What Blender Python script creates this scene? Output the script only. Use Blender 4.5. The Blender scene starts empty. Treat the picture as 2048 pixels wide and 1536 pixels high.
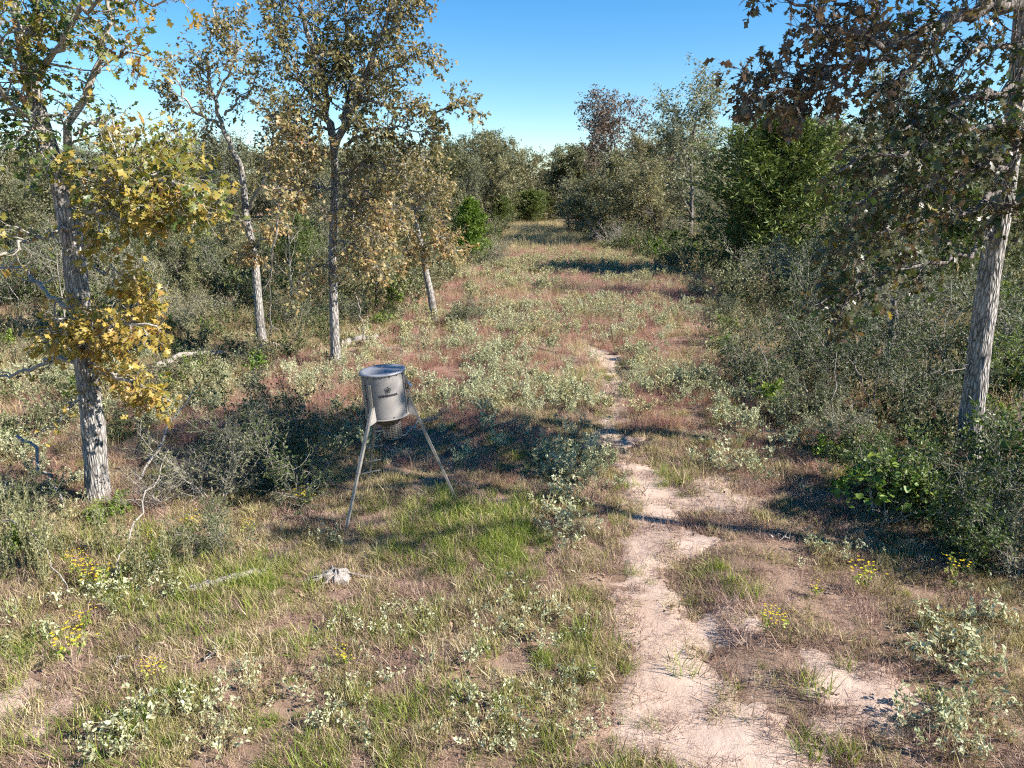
import bpy, math
import numpy as np
from mathutils import Matrix, Vector, Quaternion

# ------------------------------------------------------------------ camera, sky, sun, exposure
scene = bpy.context.scene
COL = scene.collection
CAM_H, PITCH, FPX = 4.4, math.radians(15.2), 1410.0
cam_data = bpy.data.cameras.new("camera")
cam_data.sensor_width = 36.0
cam_data.lens = 36.0 * FPX / 2048.0
cam_data.clip_start, cam_data.clip_end = 0.1, 3000.0
cam = bpy.data.objects.new("camera", cam_data)
COL.objects.link(cam)
cam.location = (0, 0, CAM_H)
cam.rotation_euler = (math.pi / 2 - PITCH, 0, 0)
scene.camera = cam

SUN_BEHIND, SUN_ELEV = math.radians(17), math.radians(35)
sun_dir = Vector((math.cos(SUN_BEHIND) * math.cos(SUN_ELEV), -math.sin(SUN_BEHIND) * math.cos(SUN_ELEV), math.sin(SUN_ELEV)))
world = bpy.data.worlds.new("World")
scene.world = world
world.use_nodes = True
wn = world.node_tree.nodes
sky = wn.new("ShaderNodeTexSky")
sky.sky_type = 'NISHITA'
sky.sun_disc = False
sky.sun_elevation = SUN_ELEV
sky.sun_rotation = math.atan2(sun_dir.x, sun_dir.y)
sky.air_density, sky.dust_density, sky.ozone_density = 1.0, 0.0, 3.0
wn["Background"].inputs["Strength"].default_value = 0.08
sky_hs = wn.new("ShaderNodeHueSaturation")
sky_hs.inputs["Hue"].default_value = 0.502
sky_hs.inputs["Saturation"].default_value = 1.38
world.node_tree.links.new(sky.outputs[0], sky_hs.inputs["Color"])
world.node_tree.links.new(sky_hs.outputs[0], wn["Background"].inputs["Color"])
sun_data = bpy.data.lights.new("sun", 'SUN')
sun_data.energy, sun_data.angle, sun_data.color = 5.0, math.radians(0.53), (1.0, 0.94, 0.87)
sun = bpy.data.objects.new("sun", sun_data)
COL.objects.link(sun)
sun.rotation_euler = sun_dir.to_track_quat('Z', 'Y').to_euler()
scene.view_settings.view_transform = 'Standard'
scene.view_settings.look = 'None'
scene.view_settings.exposure = 1.3
scene.view_settings.gamma = 1.0
scene.view_settings.use_curve_mapping = False
scene.render.engine = 'CYCLES'
cy = scene.cycles
cy.max_bounces, cy.diffuse_bounces, cy.glossy_bounces, cy.transmission_bounces, cy.transparent_max_bounces = 4, 2, 1, 3, 2
cy.use_denoising = False
cy.filter_width = 1.2
cy.debug_use_spatial_splits = True
cy.use_adaptive_sampling = True
cy.adaptive_threshold, cy.adaptive_min_samples = 0.03, 24
cy.caustics_reflective = cy.caustics_refractive = False

# ------------------------------------------------------------------ numeric helpers
RNG = np.random.default_rng(7)
CP, SP = math.cos(PITCH), math.sin(PITCH)

def hash2(i, j, s):
    h = (i.astype(np.int64) * 374761393 + j.astype(np.int64) * 668265263 + s * 974711) & 0x7fffffff
    h = ((h ^ (h >> 13)) * 1274126177) & 0x7fffffff
    return ((h ^ (h >> 16)) & 0xffff) / 65535.0

def vnoise(x, y, s=0):
    x = np.asarray(x, float); y = np.asarray(y, float)
    i, j = np.floor(x), np.floor(y)
    fx, fy = x - i, y - j
    fx, fy = fx * fx * (3 - 2 * fx), fy * fy * (3 - 2 * fy)
    i, j = i.astype(np.int64), j.astype(np.int64)
    a, b, c, d = hash2(i, j, s), hash2(i + 1, j, s), hash2(i, j + 1, s), hash2(i + 1, j + 1, s)
    return (a * (1 - fx) + b * fx) * (1 - fy) + (c * (1 - fx) + d * fx) * fy

def fbm(x, y, s=0, o=4):
    t, a, n = 0.0, 0.5, 0.0
    for k in range(o):
        t = t + a * vnoise(np.asarray(x) * 2 ** k, np.asarray(y) * 2 ** k, s + 17 * k)
        n += a; a *= 0.5
    return t / n

def sstep(a, b, x):
    t = np.clip((np.asarray(x, float) - a) / (b - a), 0, 1)
    return t * t * (3 - 2 * t)

def norm(v):
    return v / np.maximum(np.linalg.norm(v, axis=-1, keepdims=True), 1e-9)

def ray(x, y):
    a, b = (x - 1024) / FPX, (768 - y) / FPX
    return np.array([a, CP + b * SP, -SP + b * CP])

def at(x, y, Y):
    """point seen at photo pixel (x, y) at forward distance Y"""
    d = ray(x, y)
    return np.array([0, 0, CAM_H]) + d * (Y / d[1])

def ground_flat(x, y):
    d = ray(x, y)
    t = CAM_H / -d[2]
    return np.array([d[0] * t, d[1] * t])

# track centre line: photo pixel of the middle and half width in metres
TRACK = [((1600, 1800), .80), ((1560, 1536), .80), ((1350, 1410), .9), ((1340, 1300), .78), ((1310, 1200), .68), ((1310, 1100), .72),
         ((1320, 1010), .80), ((1275, 950), .68), ((1235, 905), .62), ((1225, 850), .42), ((1235, 760), .40), ((1220, 715), .42), ((1180, 670), .25),
         ((1110, 630), .25), ((1095, 590), .3), ((1080, 545), .6), ((1062, 510), .8)]
TRK = np.array([list(ground_flat(*p)) + [w] for p, w in TRACK])

def track_dist(x, y):
    """signed amount of bare sand: > 0 on the track"""
    x, y = np.asarray(x, float), np.asarray(y, float)
    best = np.full(np.broadcast(x, y).shape, -9.0)
    for k in range(len(TRK) - 1):
        a, b = TRK[k], TRK[k + 1]
        d = b[:2] - a[:2]
        t = np.clip(((x - a[0]) * d[0] + (y - a[1]) * d[1]) / (d @ d), 0, 1)
        w = a[2] + (b[2] - a[2]) * t
        dist = np.hypot(x - a[0] - d[0] * t, y - a[1] - d[1] * t)
        best = np.maximum(best, w - dist)
    return best

def blob(x, y, px, r, squash=1.0):
    c = ground_flat(*px)
    return np.exp(-(((x - c[0]) / r) ** 2 + ((y - c[1]) / (r * squash)) ** 2))

def sandy(x, y):
    t = track_dist(x, y) - (.36 - .22 * sstep(10.5, 13, y)) + (fbm(x * 1.3, y * 1.3, 3) - .5) * 1.15 + (fbm(x * 5, y * 5, 4) - .5) * .5
    p = .42 * blob(x, y, (60, 1400), 1.0) + .48 * blob(x, y, (1720, 1400), .8, 1.0) + .45 * blob(x, y, (1480, 1250), .5, 1.4) + .5 * blob(x, y, (1420, 990), .9) + .3 * blob(x, y, (1120, 1390), .35)
    return np.maximum(t, p - .35 + (fbm(x * 2, y * 2, 5) - .5) * .6)

def hgt(x, y):
    x, y = np.asarray(x, float), np.asarray(y, float)
    h = (fbm(x * .12, y * .12, 11, 3) - .5) * .5 * sstep(6, 30, y) + (fbm(x * .7, y * .7, 12, 3) - .5) * .13
    h = h - .07 * sstep(-.3, .4, track_dist(x, y)) * sstep(60, 30, y)
    return h + .012 * np.maximum(np.hypot(x, y) - 200, 0) * 0

def ground(x, y):
    d = ray(x, y)
    lo = CAM_H / -d[2]
    for _ in range(6):
        p = d * lo
        lo = (CAM_H - float(hgt(p[0], p[1]))) / -d[2]
    p = d * lo
    return np.array([p[0], p[1], float(hgt(p[0], p[1]))])

# ------------------------------------------------------------------ object helpers
def tag(o, label=None, cat=None, group=None, kind=None):
    if label: o["label"] = label
    if cat: o["category"] = cat
    if group: o["group"] = group
    if kind: o["kind"] = kind
    return o

class Geo:
    def __init__(s): s.V, s.F, s.N, s.T, s.n = [], [], [], [], 0
    def add(s, V, F, tint=0.5):
        V = np.asarray(V, np.float32).reshape(-1, 3); F = np.asarray(F, np.int64)
        if len(V) == 0 or len(F) == 0: return s
        s.V.append(V); s.F.append((F + s.n).ravel()); s.N.append(np.full(len(F), F.shape[1], np.int32))
        s.T.append(np.broadcast_to(np.asarray(tint, np.float32), (len(V),)))
        s.n += len(V)
        return s
    def mesh(s, name, mat, smooth=True):
        me = bpy.data.meshes.new(name)
        V, F, N, T = np.concatenate(s.V), np.concatenate(s.F), np.concatenate(s.N), np.concatenate(s.T)
        me.vertices.add(len(V)); me.vertices.foreach_set("co", V.ravel())
        me.loops.add(len(F)); me.loops.foreach_set("vertex_index", F.astype(np.int32))
        me.polygons.add(len(N))
        st = np.zeros(len(N), np.int32); st[1:] = np.cumsum(N)[:-1]
        me.polygons.foreach_set("loop_start", st)
        me.polygons.foreach_set("use_smooth", np.full(len(N), smooth))
        at_ = me.attributes.new("tint", 'FLOAT', 'POINT'); at_.data.foreach_set("value", np.ascontiguousarray(T))
        me.materials.append(mat)
        me.update(calc_edges=True)
        return me

def link(name, me, parent=None, loc=None):
    o = bpy.data.objects.new(name, me)
    COL.objects.link(o)
    if parent is not None: o.parent = parent
    if loc is not None: o.location = loc
    return o

def empty(name, loc, rz=0.0, s=1.0):
    o = bpy.data.objects.new(name, None)
    o.empty_display_size = .3
    COL.objects.link(o)
    o.location = loc; o.rotation_euler = (0, 0, rz); o.scale = (s, s, s)
    return o

# ------------------------------------------------------------------ materials
def new_mat(name):
    m = bpy.data.materials.new(name); m.use_nodes = True
    nt = m.node_tree
    return m, nt, nt.nodes["Principled BSDF"], nt.nodes["Material Output"]

def ramp(nt, stops, interp='LINEAR'):
    r = nt.nodes.new("ShaderNodeValToRGB")
    cr = r.color_ramp; cr.interpolation = interp
    while len(cr.elements) < len(stops): cr.elements.new(.5)
    for e, (p, c) in zip(cr.elements, stops):
        e.position = p; e.color = (*c, 1)
    return r

def leaf_mat(name, stops, rough=.5, spec=.35, trans=.3, rnd=.35, tw=1.0):
    m, nt, b, out = new_mat(name)
    a = nt.nodes.new("ShaderNodeAttribute"); a.attribute_name = "tint"
    oi = nt.nodes.new("ShaderNodeObjectInfo")
    mp = nt.nodes.new("ShaderNodeMath"); mp.operation = 'MULTIPLY_ADD'
    nt.links.new(oi.outputs["Random"], mp.inputs[0]); mp.inputs[1].default_value = rnd; mp.inputs[2].default_value = -rnd / 2
    ad = nt.nodes.new("ShaderNodeMath"); ad.operation = 'ADD'; ad.use_clamp = True
    nt.links.new(a.outputs["Fac"], ad.inputs[0]); nt.links.new(mp.outputs[0], ad.inputs[1])
    r = ramp(nt, stops)
    nt.links.new(ad.outputs[0], r.inputs[0])
    nt.links.new(r.outputs[0], b.inputs["Base Color"])
    b.inputs["Roughness"].default_value = rough
    b.inputs["Specular IOR Level"].default_value = spec
    if trans > 0:
        tr = nt.nodes.new("ShaderNodeBsdfTranslucent")
        hs = nt.nodes.new("ShaderNodeHueSaturation"); hs.inputs["Saturation"].default_value = 1.15; hs.inputs["Value"].default_value = 1.2
        nt.links.new(r.outputs[0], hs.inputs["Color"]); nt.links.new(hs.outputs[0], tr.inputs["Color"])
        mx = nt.nodes.new("ShaderNodeMixShader"); mx.inputs[0].default_value = trans
        nt.links.new(b.outputs[0], mx.inputs[1]); nt.links.new(tr.outputs[0], mx.inputs[2])
        nt.links.new(mx.outputs[0], out.inputs["Surface"])
    return m

def bark_mat(name, dark, light, scale=14.0, bump=.6, stretch=.16):
    m, nt, b, out = new_mat(name)
    tc = nt.nodes.new("ShaderNodeTexCoord")
    mp = nt.nodes.new("ShaderNodeMapping"); mp.inputs["Scale"].default_value = (1, 1, stretch)
    nt.links.new(tc.outputs["Object"], mp.inputs[0])
    vo = nt.nodes.new("ShaderNodeTexVoronoi"); vo.feature = 'DISTANCE_TO_EDGE'; vo.inputs["Scale"].default_value = scale * 2.2
    nz = nt.nodes.new("ShaderNodeTexNoise"); nz.inputs["Scale"].default_value = scale; nz.inputs["Detail"].default_value = 6
    n2 = nt.nodes.new("ShaderNodeTexNoise"); n2.inputs["Scale"].default_value = 2.2; n2.inputs["Detail"].default_value = 4
    nt.links.new(mp.outputs[0], vo.inputs["Vector"]); nt.links.new(mp.outputs[0], nz.inputs["Vector"]); nt.links.new(tc.outputs["Object"], n2.inputs["Vector"])
    mu = nt.nodes.new("ShaderNodeMath"); mu.operation = 'MULTIPLY_ADD'; mu.inputs[1].default_value = 2.3; mu.use_clamp = True
    nt.links.new(vo.outputs["Distance"], mu.inputs[0])
    s1 = nt.nodes.new("ShaderNodeMath"); s1.operation = 'MULTIPLY_ADD'; s1.inputs[1].default_value = 1.0; s1.inputs[2].default_value = -.38
    nt.links.new(nz.outputs["Fac"], s1.inputs[0]); nt.links.new(s1.outputs[0], mu.inputs[2])
    r = ramp(nt, [(0, dark), (.35, tuple(.5 * (a + c) for a, c in zip(dark, light))), (.75, light)])
    nt.links.new(mu.outputs[0], r.inputs[0])
    mx = nt.nodes.new("ShaderNodeMixRGB"); mx.blend_type = 'MULTIPLY'; mx.inputs[0].default_value = .55
    r2 = ramp(nt, [(.3, (.55, .55, .5)), (.65, (1.1, 1.08, 1.05))])
    nt.links.new(n2.outputs["Fac"], r2.inputs[0])
    nt.links.new(r.outputs[0], mx.inputs[1]); nt.links.new(r2.outputs[0], mx.inputs[2])
    nt.links.new(mx.outputs[0], b.inputs["Base Color"])
    b.inputs["Roughness"].default_value = .9; b.inputs["Specular IOR Level"].default_value = .15
    bp = nt.nodes.new("ShaderNodeBump"); bp.inputs["Strength"].default_value = bump; bp.inputs["Distance"].default_value = .02
    nt.links.new(mu.outputs[0], bp.inputs["Height"]); nt.links.new(bp.outputs[0], b.inputs["Normal"])
    return m

def ground_mat(name, stops, rough=.95, fine=60.0, bump=.35, cracks=False):
    m, nt, b, out = new_mat(name)
    tc = nt.nodes.new("ShaderNodeTexCoord")
    n1 = nt.nodes.new("ShaderNodeTexNoise"); n1.inputs["Scale"].default_value = 1.1; n1.inputs["Detail"].default_value = 8; n1.inputs["Roughness"].default_value = .7
    n2 = nt.nodes.new("ShaderNodeTexNoise"); n2.inputs["Scale"].default_value = fine; n2.inputs["Detail"].default_value = 3
    for n in (n1, n2): nt.links.new(tc.outputs["Object"], n.inputs["Vector"])
    a = nt.nodes.new("ShaderNodeMath"); a.operation = 'MULTIPLY_ADD'; a.inputs[1].default_value = .35
    nt.links.new(n2.outputs["Fac"], a.inputs[0])
    a2 = nt.nodes.new("ShaderNodeMath"); a2.operation = 'ADD'; a2.inputs[1].default_value = -.175
    nt.links.new(n1.outputs["Fac"], a2.inputs[0]); nt.links.new(a2.outputs[0], a.inputs[2])
    r = ramp(nt, stops); nt.links.new(a.outputs[0], r.inputs[0])
    nt.links.new(r.outputs[0], b.inputs["Base Color"])
    b.inputs["Roughness"].default_value = rough; b.inputs["Specular IOR Level"].default_value = .15
    bp = nt.nodes.new("ShaderNodeBump"); bp.inputs["Strength"].default_value = bump; bp.inputs["Distance"].default_value = .03
    hsum = nt.nodes.new("ShaderNodeMath"); hsum.operation = 'ADD'
    n3 = nt.nodes.new("ShaderNodeTexNoise"); n3.inputs["Scale"].default_value = 9; n3.inputs["Detail"].default_value = 6
    nt.links.new(tc.outputs["Object"], n3.inputs["Vector"])
    nt.links.new(n3.outputs["Fac"], hsum.inputs[0]); nt.links.new(a.outputs[0], hsum.inputs[1])
    nt.links.new(hsum.outputs[0], bp.inputs["Height"]); nt.links.new(bp.outputs[0], b.inputs["Normal"])
    return m

def plain_mat(name, col, rough=.5, metal=0.0, var=.15, scale=8.0, bump=0.0, spec=.5, dirt=None):
    m, nt, b, out = new_mat(name)
    tc = nt.nodes.new("ShaderNodeTexCoord")
    n = nt.nodes.new("ShaderNodeTexNoise"); n.inputs["Scale"].default_value = scale; n.inputs["Detail"].default_value = 6
    nt.links.new(tc.outputs["Object"], n.inputs["Vector"])
    d = dirt or tuple(c * (1 - var * 2) for c in col)
    r = ramp(nt, [(.3, d), (.55, col), (.8, tuple(min(1, c * (1 + var)) for c in col))])
    nt.links.new(n.outputs["Fac"], r.inputs[0]); nt.links.new(r.outputs[0], b.inputs["Base Color"])
    b.inputs["Roughness"].default_value = rough; b.inputs["Metallic"].default_value = metal; b.inputs["Specular IOR Level"].default_value = spec
    if bump:
        bp = nt.nodes.new("ShaderNodeBump"); bp.inputs["Strength"].default_value = bump; bp.inputs["Distance"].default_value = .01
        nt.links.new(n.outputs["Fac"], bp.inputs["Height"]); nt.links.new(bp.outputs[0], b.inputs["Normal"])
    return m

M = {}
M['sand'] = ground_mat("sand", [(.22, (.27, .185, .135)), (.45, (.45, .33, .25)), (.7, (.55, .42, .33))], bump=.5)
M['soil'] = ground_mat("soil", [(.25, (.10, .065, .04)), (.45, (.19, .125, .085)), (.62, (.32, .22, .155)), (.8, (.46, .33, .25))], bump=.7)
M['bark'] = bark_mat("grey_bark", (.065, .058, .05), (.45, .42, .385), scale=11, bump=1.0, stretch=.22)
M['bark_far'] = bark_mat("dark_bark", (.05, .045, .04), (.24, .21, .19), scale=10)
M['twig'] = bark_mat("pale_twig", (.20, .18, .15), (.46, .42, .36), scale=20, bump=.2)
M['dead'] = bark_mat("weathered_wood", (.16, .135, .115), (.48, .43, .38), scale=24, bump=.4, stretch=.4)
M['oak_left'] = leaf_mat("autumn_oak_leaf", [(0, (.035, .07, .02)), (.3, (.10, .145, .04)), (.5, (.26, .235, .05)), (.66, (.48, .35, .085)), (.8, (.42, .24, .08)), (.92, (.22, .09, .055)), (1, (.13, .05, .04))], rough=.42, spec=.45, rnd=.0, trans=.4)
M['oak_right'] = leaf_mat("dark_oak_leaf", [(0, (.035, .065, .02)), (.35, (.065, .09, .025)), (.55, (.10, .09, .038)), (.72, (.13, .085, .055)), (.85, (.22, .16, .06)), (.94, (.40, .32, .05)), (1, (.20, .06, .035))], rough=.4, spec=.55, rnd=0, trans=.3)
M['oak_mid'] = leaf_mat("olive_oak_leaf", [(0, (.07, .08, .025)), (.4, (.17, .155, .055)), (.7, (.33, .26, .11)), (.9, (.42, .28, .12)), (1, (.36, .16, .08))], rough=.45, spec=.4, rnd=.0)
M['far_olive'] = leaf_mat("far_olive_leaf", [(0, (.08, .09, .035)), (.5, (.18, .18, .085)), (1, (.32, .28, .15))], rnd=.5)
M['far_brown'] = leaf_mat("far_brown_leaf", [(0, (.10, .075, .055)), (.5, (.21, .155, .11)), (1, (.32, .25, .19))], rnd=.4)
M['far_grey'] = leaf_mat("far_grey_leaf", [(0, (.10, .105, .055)), (.5, (.21, .215, .12)), (1, (.33, .32, .19))], rnd=.3)
M['cedar'] = leaf_mat("cedar_spray", [(0, (.045, .068, .02)), (.5, (.10, .14, .035)), (1, (.19, .215, .055))], rough=.6, spec=.2, trans=.15, rnd=.3)
M['cedar_bright'] = leaf_mat("bright_cedar_spray", [(0, (.05, .09, .015)), (.5, (.11, .18, .025)), (1, (.20, .26, .04))], rough=.6, spec=.2, trans=.2, rnd=.3)
M['shrub'] = leaf_mat("yaupon_leaf", [(0, (.03, .045, .014)), (.5, (.075, .10, .03)), (1, (.17, .19, .07))], rough=.5, spec=.3, trans=.2, rnd=.3)
M['shrub_grey'] = leaf_mat("grey_shrub_leaf", [(0, (.08, .085, .04)), (.5, (.19, .195, .095)), (1, (.32, .31, .17))], rough=.55, spec=.3, trans=.2, rnd=.3)
M['green_shrub'] = leaf_mat("fresh_green_leaf", [(0, (.04, .065, .016)), (.5, (.10, .145, .035)), (1, (.22, .26, .08))], rough=.45, spec=.4, trans=.3, rnd=.3)
M['lime'] = leaf_mat("lime_leaf", [(0, (.07, .12, .02)), (.5, (.16, .25, .04)), (1, (.32, .38, .07))], rough=.5, trans=.35, rnd=.3)
M['croton'] = leaf_mat("silvery_leaf", [(0, (.24, .26, .13)), (.5, (.42, .43, .25)), (1, (.60, .58, .38))], rough=.7, spec=.2, trans=.25, rnd=.6)
M['croton_yellow'] = leaf_mat("pale_yellow_leaf", [(0, (.24, .25, .12)), (.5, (.42, .40, .21)), (1, (.60, .53, .31))], rough=.7, spec=.2, trans=.25, rnd=.4)
M['g_green'] = leaf_mat("green_blade", [(0, (.09, .14, .02)), (.5, (.21, .29, .045)), (.8, (.37, .39, .09)), (1, (.48, .43, .17))], rough=.5, trans=.35, rnd=.35)
M['g_olive'] = leaf_mat("olive_blade", [(0, (.12, .115, .04)), (.3, (.29, .265, .09)), (.65, (.50, .42, .21)), (1, (.64, .53, .36))], rough=.6, spec=.2, trans=.3, rnd=.75)
M['g_straw'] = leaf_mat("straw_blade", [(0, (.26, .20, .10)), (.5, (.50, .41, .21)), (1, (.66, .56, .33))], rough=.6, spec=.2, trans=.3, rnd=.4)
M['g_red'] = leaf_mat("rust_blade", [(0, (.21, .105, .08)), (.5, (.44, .245, .19)), (1, (.60, .40, .32))], rough=.65, spec=.15, trans=.3, rnd=.5)
M['g_dead'] = leaf_mat("dead_blade", [(0, (.14, .085, .065)), (.5, (.34, .225, .17)), (1, (.54, .40, .31))], rough=.7, spec=.15, trans=.2, rnd=.6)
M['litter'] = leaf_mat("dry_leaf", [(0, (.09, .05, .04)), (.5, (.20, .12, .085)), (1, (.36, .25, .17))], rough=.7, spec=.2, trans=.1, rnd=.6)
M['yellow'] = leaf_mat("yellow_petal", [(0, (.55, .38, .01)), (1, (.80, .60, .03))], rough=.6, trans=.2, rnd=.2)
M['feeder'] = plain_mat("tan_grey_paint", (.255, .235, .215), rough=.68, var=.09, scale=4.0, spec=.3)
M['lid'] = plain_mat("galvanised_lid", (.33, .33, .345), rough=.5, metal=.35, var=.1, scale=6)
M['steel'] = plain_mat("galvanised_tube", (.27, .25, .215), rough=.5, metal=.3, var=.15, scale=12)
M['dark_steel'] = plain_mat("dark_tube", (.10, .09, .075), rough=.5, metal=.3, var=.2, scale=12)
M['print'] = plain_mat("black_print", (.02, .02, .025), rough=.6, var=.05)
M['bolt'] = plain_mat("bolt", (.05, .05, .055), rough=.4, metal=.6)
M['panel'] = plain_mat("solar_panel_face", (.03, .04, .07), rough=.15, var=.1)

# ------------------------------------------------------------------ plant geometry
def tubes(P, R, sides, rng, cap=False):
    n, k, _ = P.shape
    T = norm(np.gradient(P, axis=1))
    a = norm(rng.normal(size=(n, 1, 3)) + 1e-3)
    bad = np.abs((T.mean(1, keepdims=True) * a).sum(-1, keepdims=True)) > .85
    a = np.where(bad, np.roll(a, 1, axis=-1) * np.array([1, -1, 1]), a)
    u = norm(np.cross(T, np.broadcast_to(a, T.shape)))
    v = np.cross(T, u)
    ang = np.arange(sides) / sides * 2 * np.pi
    ring = u[:, :, None, :] * np.cos(ang)[:, None] + v[:, :, None, :] * np.sin(ang)[:, None]
    V = P[:, :, None, :] + ring * R[:, :, None, None]
    idx = np.arange(n * k * sides).reshape(n, k, sides)
    A, B = idx[:, :-1], idx[:, 1:]
    F = np.stack([A, np.roll(A, -1, 2), np.roll(B, -1, 2), B], -1).reshape(-1, 4)
    return V.reshape(-1, 3), F

def paths(start, d, length, k, wander, trop, rng):
    n = len(start)
    d = norm(d)
    st = (length / (k - 1))[:, None]
    P = np.zeros((n, k, 3)); P[:, 0] = start
    trop = np.asarray(trop, float)
    for i in range(1, k):
        d = norm(d + rng.normal(size=(n, 3)) * wander + trop)
        P[:, i] = P[:, i - 1] + d * st
    return P

def sample_path(P, t):
    """P (n,k,3), t (n,m) -> points and tangents (n,m,3)"""
    n, k, _ = P.shape
    f = np.clip(t, 0, .9999) * (k - 1)
    i = f.astype(int); w = (f - i)[..., None]
    r = np.arange(n)[:, None]
    a, b = P[r, i], P[r, i + 1]
    return a * (1 - w) + b * w, norm(b - a)

def spawn(P, R, m, t0, t1, ang, rng, up=0.0):
    """m children on every path"""
    n = len(P)
    t = t0 + (t1 - t0) * (np.arange(m)[None] + rng.random((n, m))) / m
    pos, tan = sample_path(P, t)
    rr = rng.normal(size=(n, m, 3))
    side = norm(rr - (rr * tan).sum(-1, keepdims=True) * tan)
    a = np.radians(ang) * (1 + .35 * rng.normal(size=(n, m, 1)))
    d = tan * np.cos(a) + side * np.sin(a) + np.array([0, 0, up])
    k = R.shape[1]
    rad = R[np.arange(n)[:, None], np.clip((t * (k - 1)).astype(int), 0, k - 1)]
    return pos.reshape(-1, 3), norm(d).reshape(-1, 3), rad.ravel(), t.ravel()

def taper(r0, r1, k):
    return np.asarray(r0)[:, None] + (np.asarray(r1) - np.asarray(r0))[:, None] * np.linspace(0, 1, k)[None] ** .8

def strip_leaf(xs, ws, fold=.18, curl=.2, bend=0.0):
    V, F = [], []
    for x, w in zip(xs, ws):
        z = -curl * x * x
        V += [(x, w, z + fold * w), (x, 0, z), (x, -w, z + fold * w)]
    for i in range(len(xs) - 1):
        a = 3 * i
        F += [(a + 1, a + 4, a + 3), (a + 1, a + 3, a), (a + 1, a + 2, a + 5), (a + 1, a + 5, a + 4)]
    return np.array(V, float), np.array(F)

OAK = strip_leaf([0, .14, .30, .38, .56, .66, .86, .90, 1.0], [.012, .014, .22, .055, .44, .09, .30, .07, .05])
OAK2 = strip_leaf([0, .15, .33, .46, .68, .84, 1.0], [.012, .03, .24, .10, .38, .14, .03], fold=-.12, curl=.3)
SIMPLE = (np.array([(0, 0, 0), (.5, .25, .05), (1, 0, -.1), (.5, -.25, .05)], float), np.array([(0, 2, 1), (0, 3, 2)]))
OVAL = (np.array([(0, 0, 0), (.3, .26, .06), (.75, .2, .02), (1, 0, -.12), (.75, -.2, .02), (.3, -.26, .06)], float), np.array([(0, 2, 1), (0, 3, 2), (0, 4, 3), (0, 5, 4)]))
NEEDLE = (np.array([(0, 0, 0), (.4, .13, 0), (1, 0, 0), (.4, -.13, .03)], float), np.array([(0, 2, 1), (0, 3, 2)]))
CLUMP = (np.array([(0, 0, 0), (.45, .34, .1), (1, .1, -.1), (.5, -.3, -.05), (.1, .05, .35), (.6, .1, .42), (.75, -.25, .15)], float), np.array([(0, 2, 1), (0, 3, 2), (0, 6, 5), (0, 5, 4)]))

def put_leaves(geo, tmpl, pos, ax, nrm, size, tint):
    TV, TF = tmpl
    n, m = len(pos), len(TV)
    ax = norm(ax); sd = norm(np.cross(nrm, ax)); nm = np.cross(ax, sd)
    V = pos[:, None] + size[:, None, None] * (TV[None, :, 0:1] * ax[:, None] + TV[None, :, 1:2] * sd[:, None] + TV[None, :, 2:3] * nm[:, None])
    F = (TF[None] + (np.arange(n) * m)[:, None, None]).reshape(-1, 3)
    geo.add(V, F, np.repeat(tint, m))

def leaves_on(P, per, rng, t0=.25, jitter=.05, droop=-.25, spread=.9):
    n = len(P)
    t = t0 + (1 - t0) * rng.random((n, per))
    pos, tan = sample_path(P, t)
    pos = pos.reshape(-1, 3) + rng.normal(size=(n * per, 3)) * jitter
    ax = tan.reshape(-1, 3) * .6 + rng.normal(size=(n * per, 3)) * spread * .6 + np.array([0, 0, droop])
    nr = rng.normal(size=(n * per, 3)) * .7 + np.array([0, 0, 1.0])
    return pos, ax, nr

def rough_trunk(pts, radii, rng, sides=40, rings=150, ridge=.055, flare=.5, seed=1):
    """one trunk with furrowed bark as geometry"""
    pts, radii = np.asarray(pts, float), np.asarray(radii, float)
    radii = np.interp(np.linspace(0, 1, len(pts)), np.linspace(0, 1, len(radii)), radii)
    s = np.r_[0, np.cumsum(np.linalg.norm(np.diff(pts, axis=0), axis=1))]
    u = np.linspace(0, s[-1], rings)
    C = np.stack([np.interp(u, s, pts[:, i]) for i in range(3)], 1)
    ker = np.ones(9) / 9
    for i in range(3):
        e = np.pad(C[:, i], 4, mode='edge'); C[4:-4, i] = np.convolve(e, ker, 'valid')[4:-4]
    R = np.interp(u, s, radii) * (1 + flare * np.exp(-u / .25))
    T = norm(np.gradient(C, axis=0))
    x = norm(np.cross(T, np.array([0, 1.0, .01]))); y = np.cross(T, x)
    a = np.arange(sides) / sides * 2 * np.pi
    A, U = np.meshgrid(a, u)
    # furrows: noise stretched along the trunk, periodic through cos/sin
    nx = vnoise(np.cos(A) * 5 + 20 + .3 * np.sin(U * 5), np.sin(A) * 5 + U * 1.5, seed) + .5 * vnoise(np.cos(A) * 11 + 40, np.sin(A) * 11 + U * 4.0, seed + 3)
    bum = .06 * (vnoise(np.cos(A) * 1.2 + 9, np.sin(A) * 1.2 + U * 1.3, seed + 7) - .5)
    rr = R[:, None] * (1 + ridge * (np.abs(nx - .75) * 4 - .9) * .55 + bum * 2)
    V = C[:, None] + rr[..., None] * (x[:, None] * np.cos(A)[..., None] + y[:, None] * np.sin(A)[..., None])
    idx = np.arange(rings * sides).reshape(rings, sides)
    F = np.stack([idx[:-1], np.roll(idx[:-1], -1, 1), np.roll(idx[1:], -1, 1), idx[1:]], -1).reshape(-1, 4)
    return V.reshape(-1, 3), F

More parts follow.
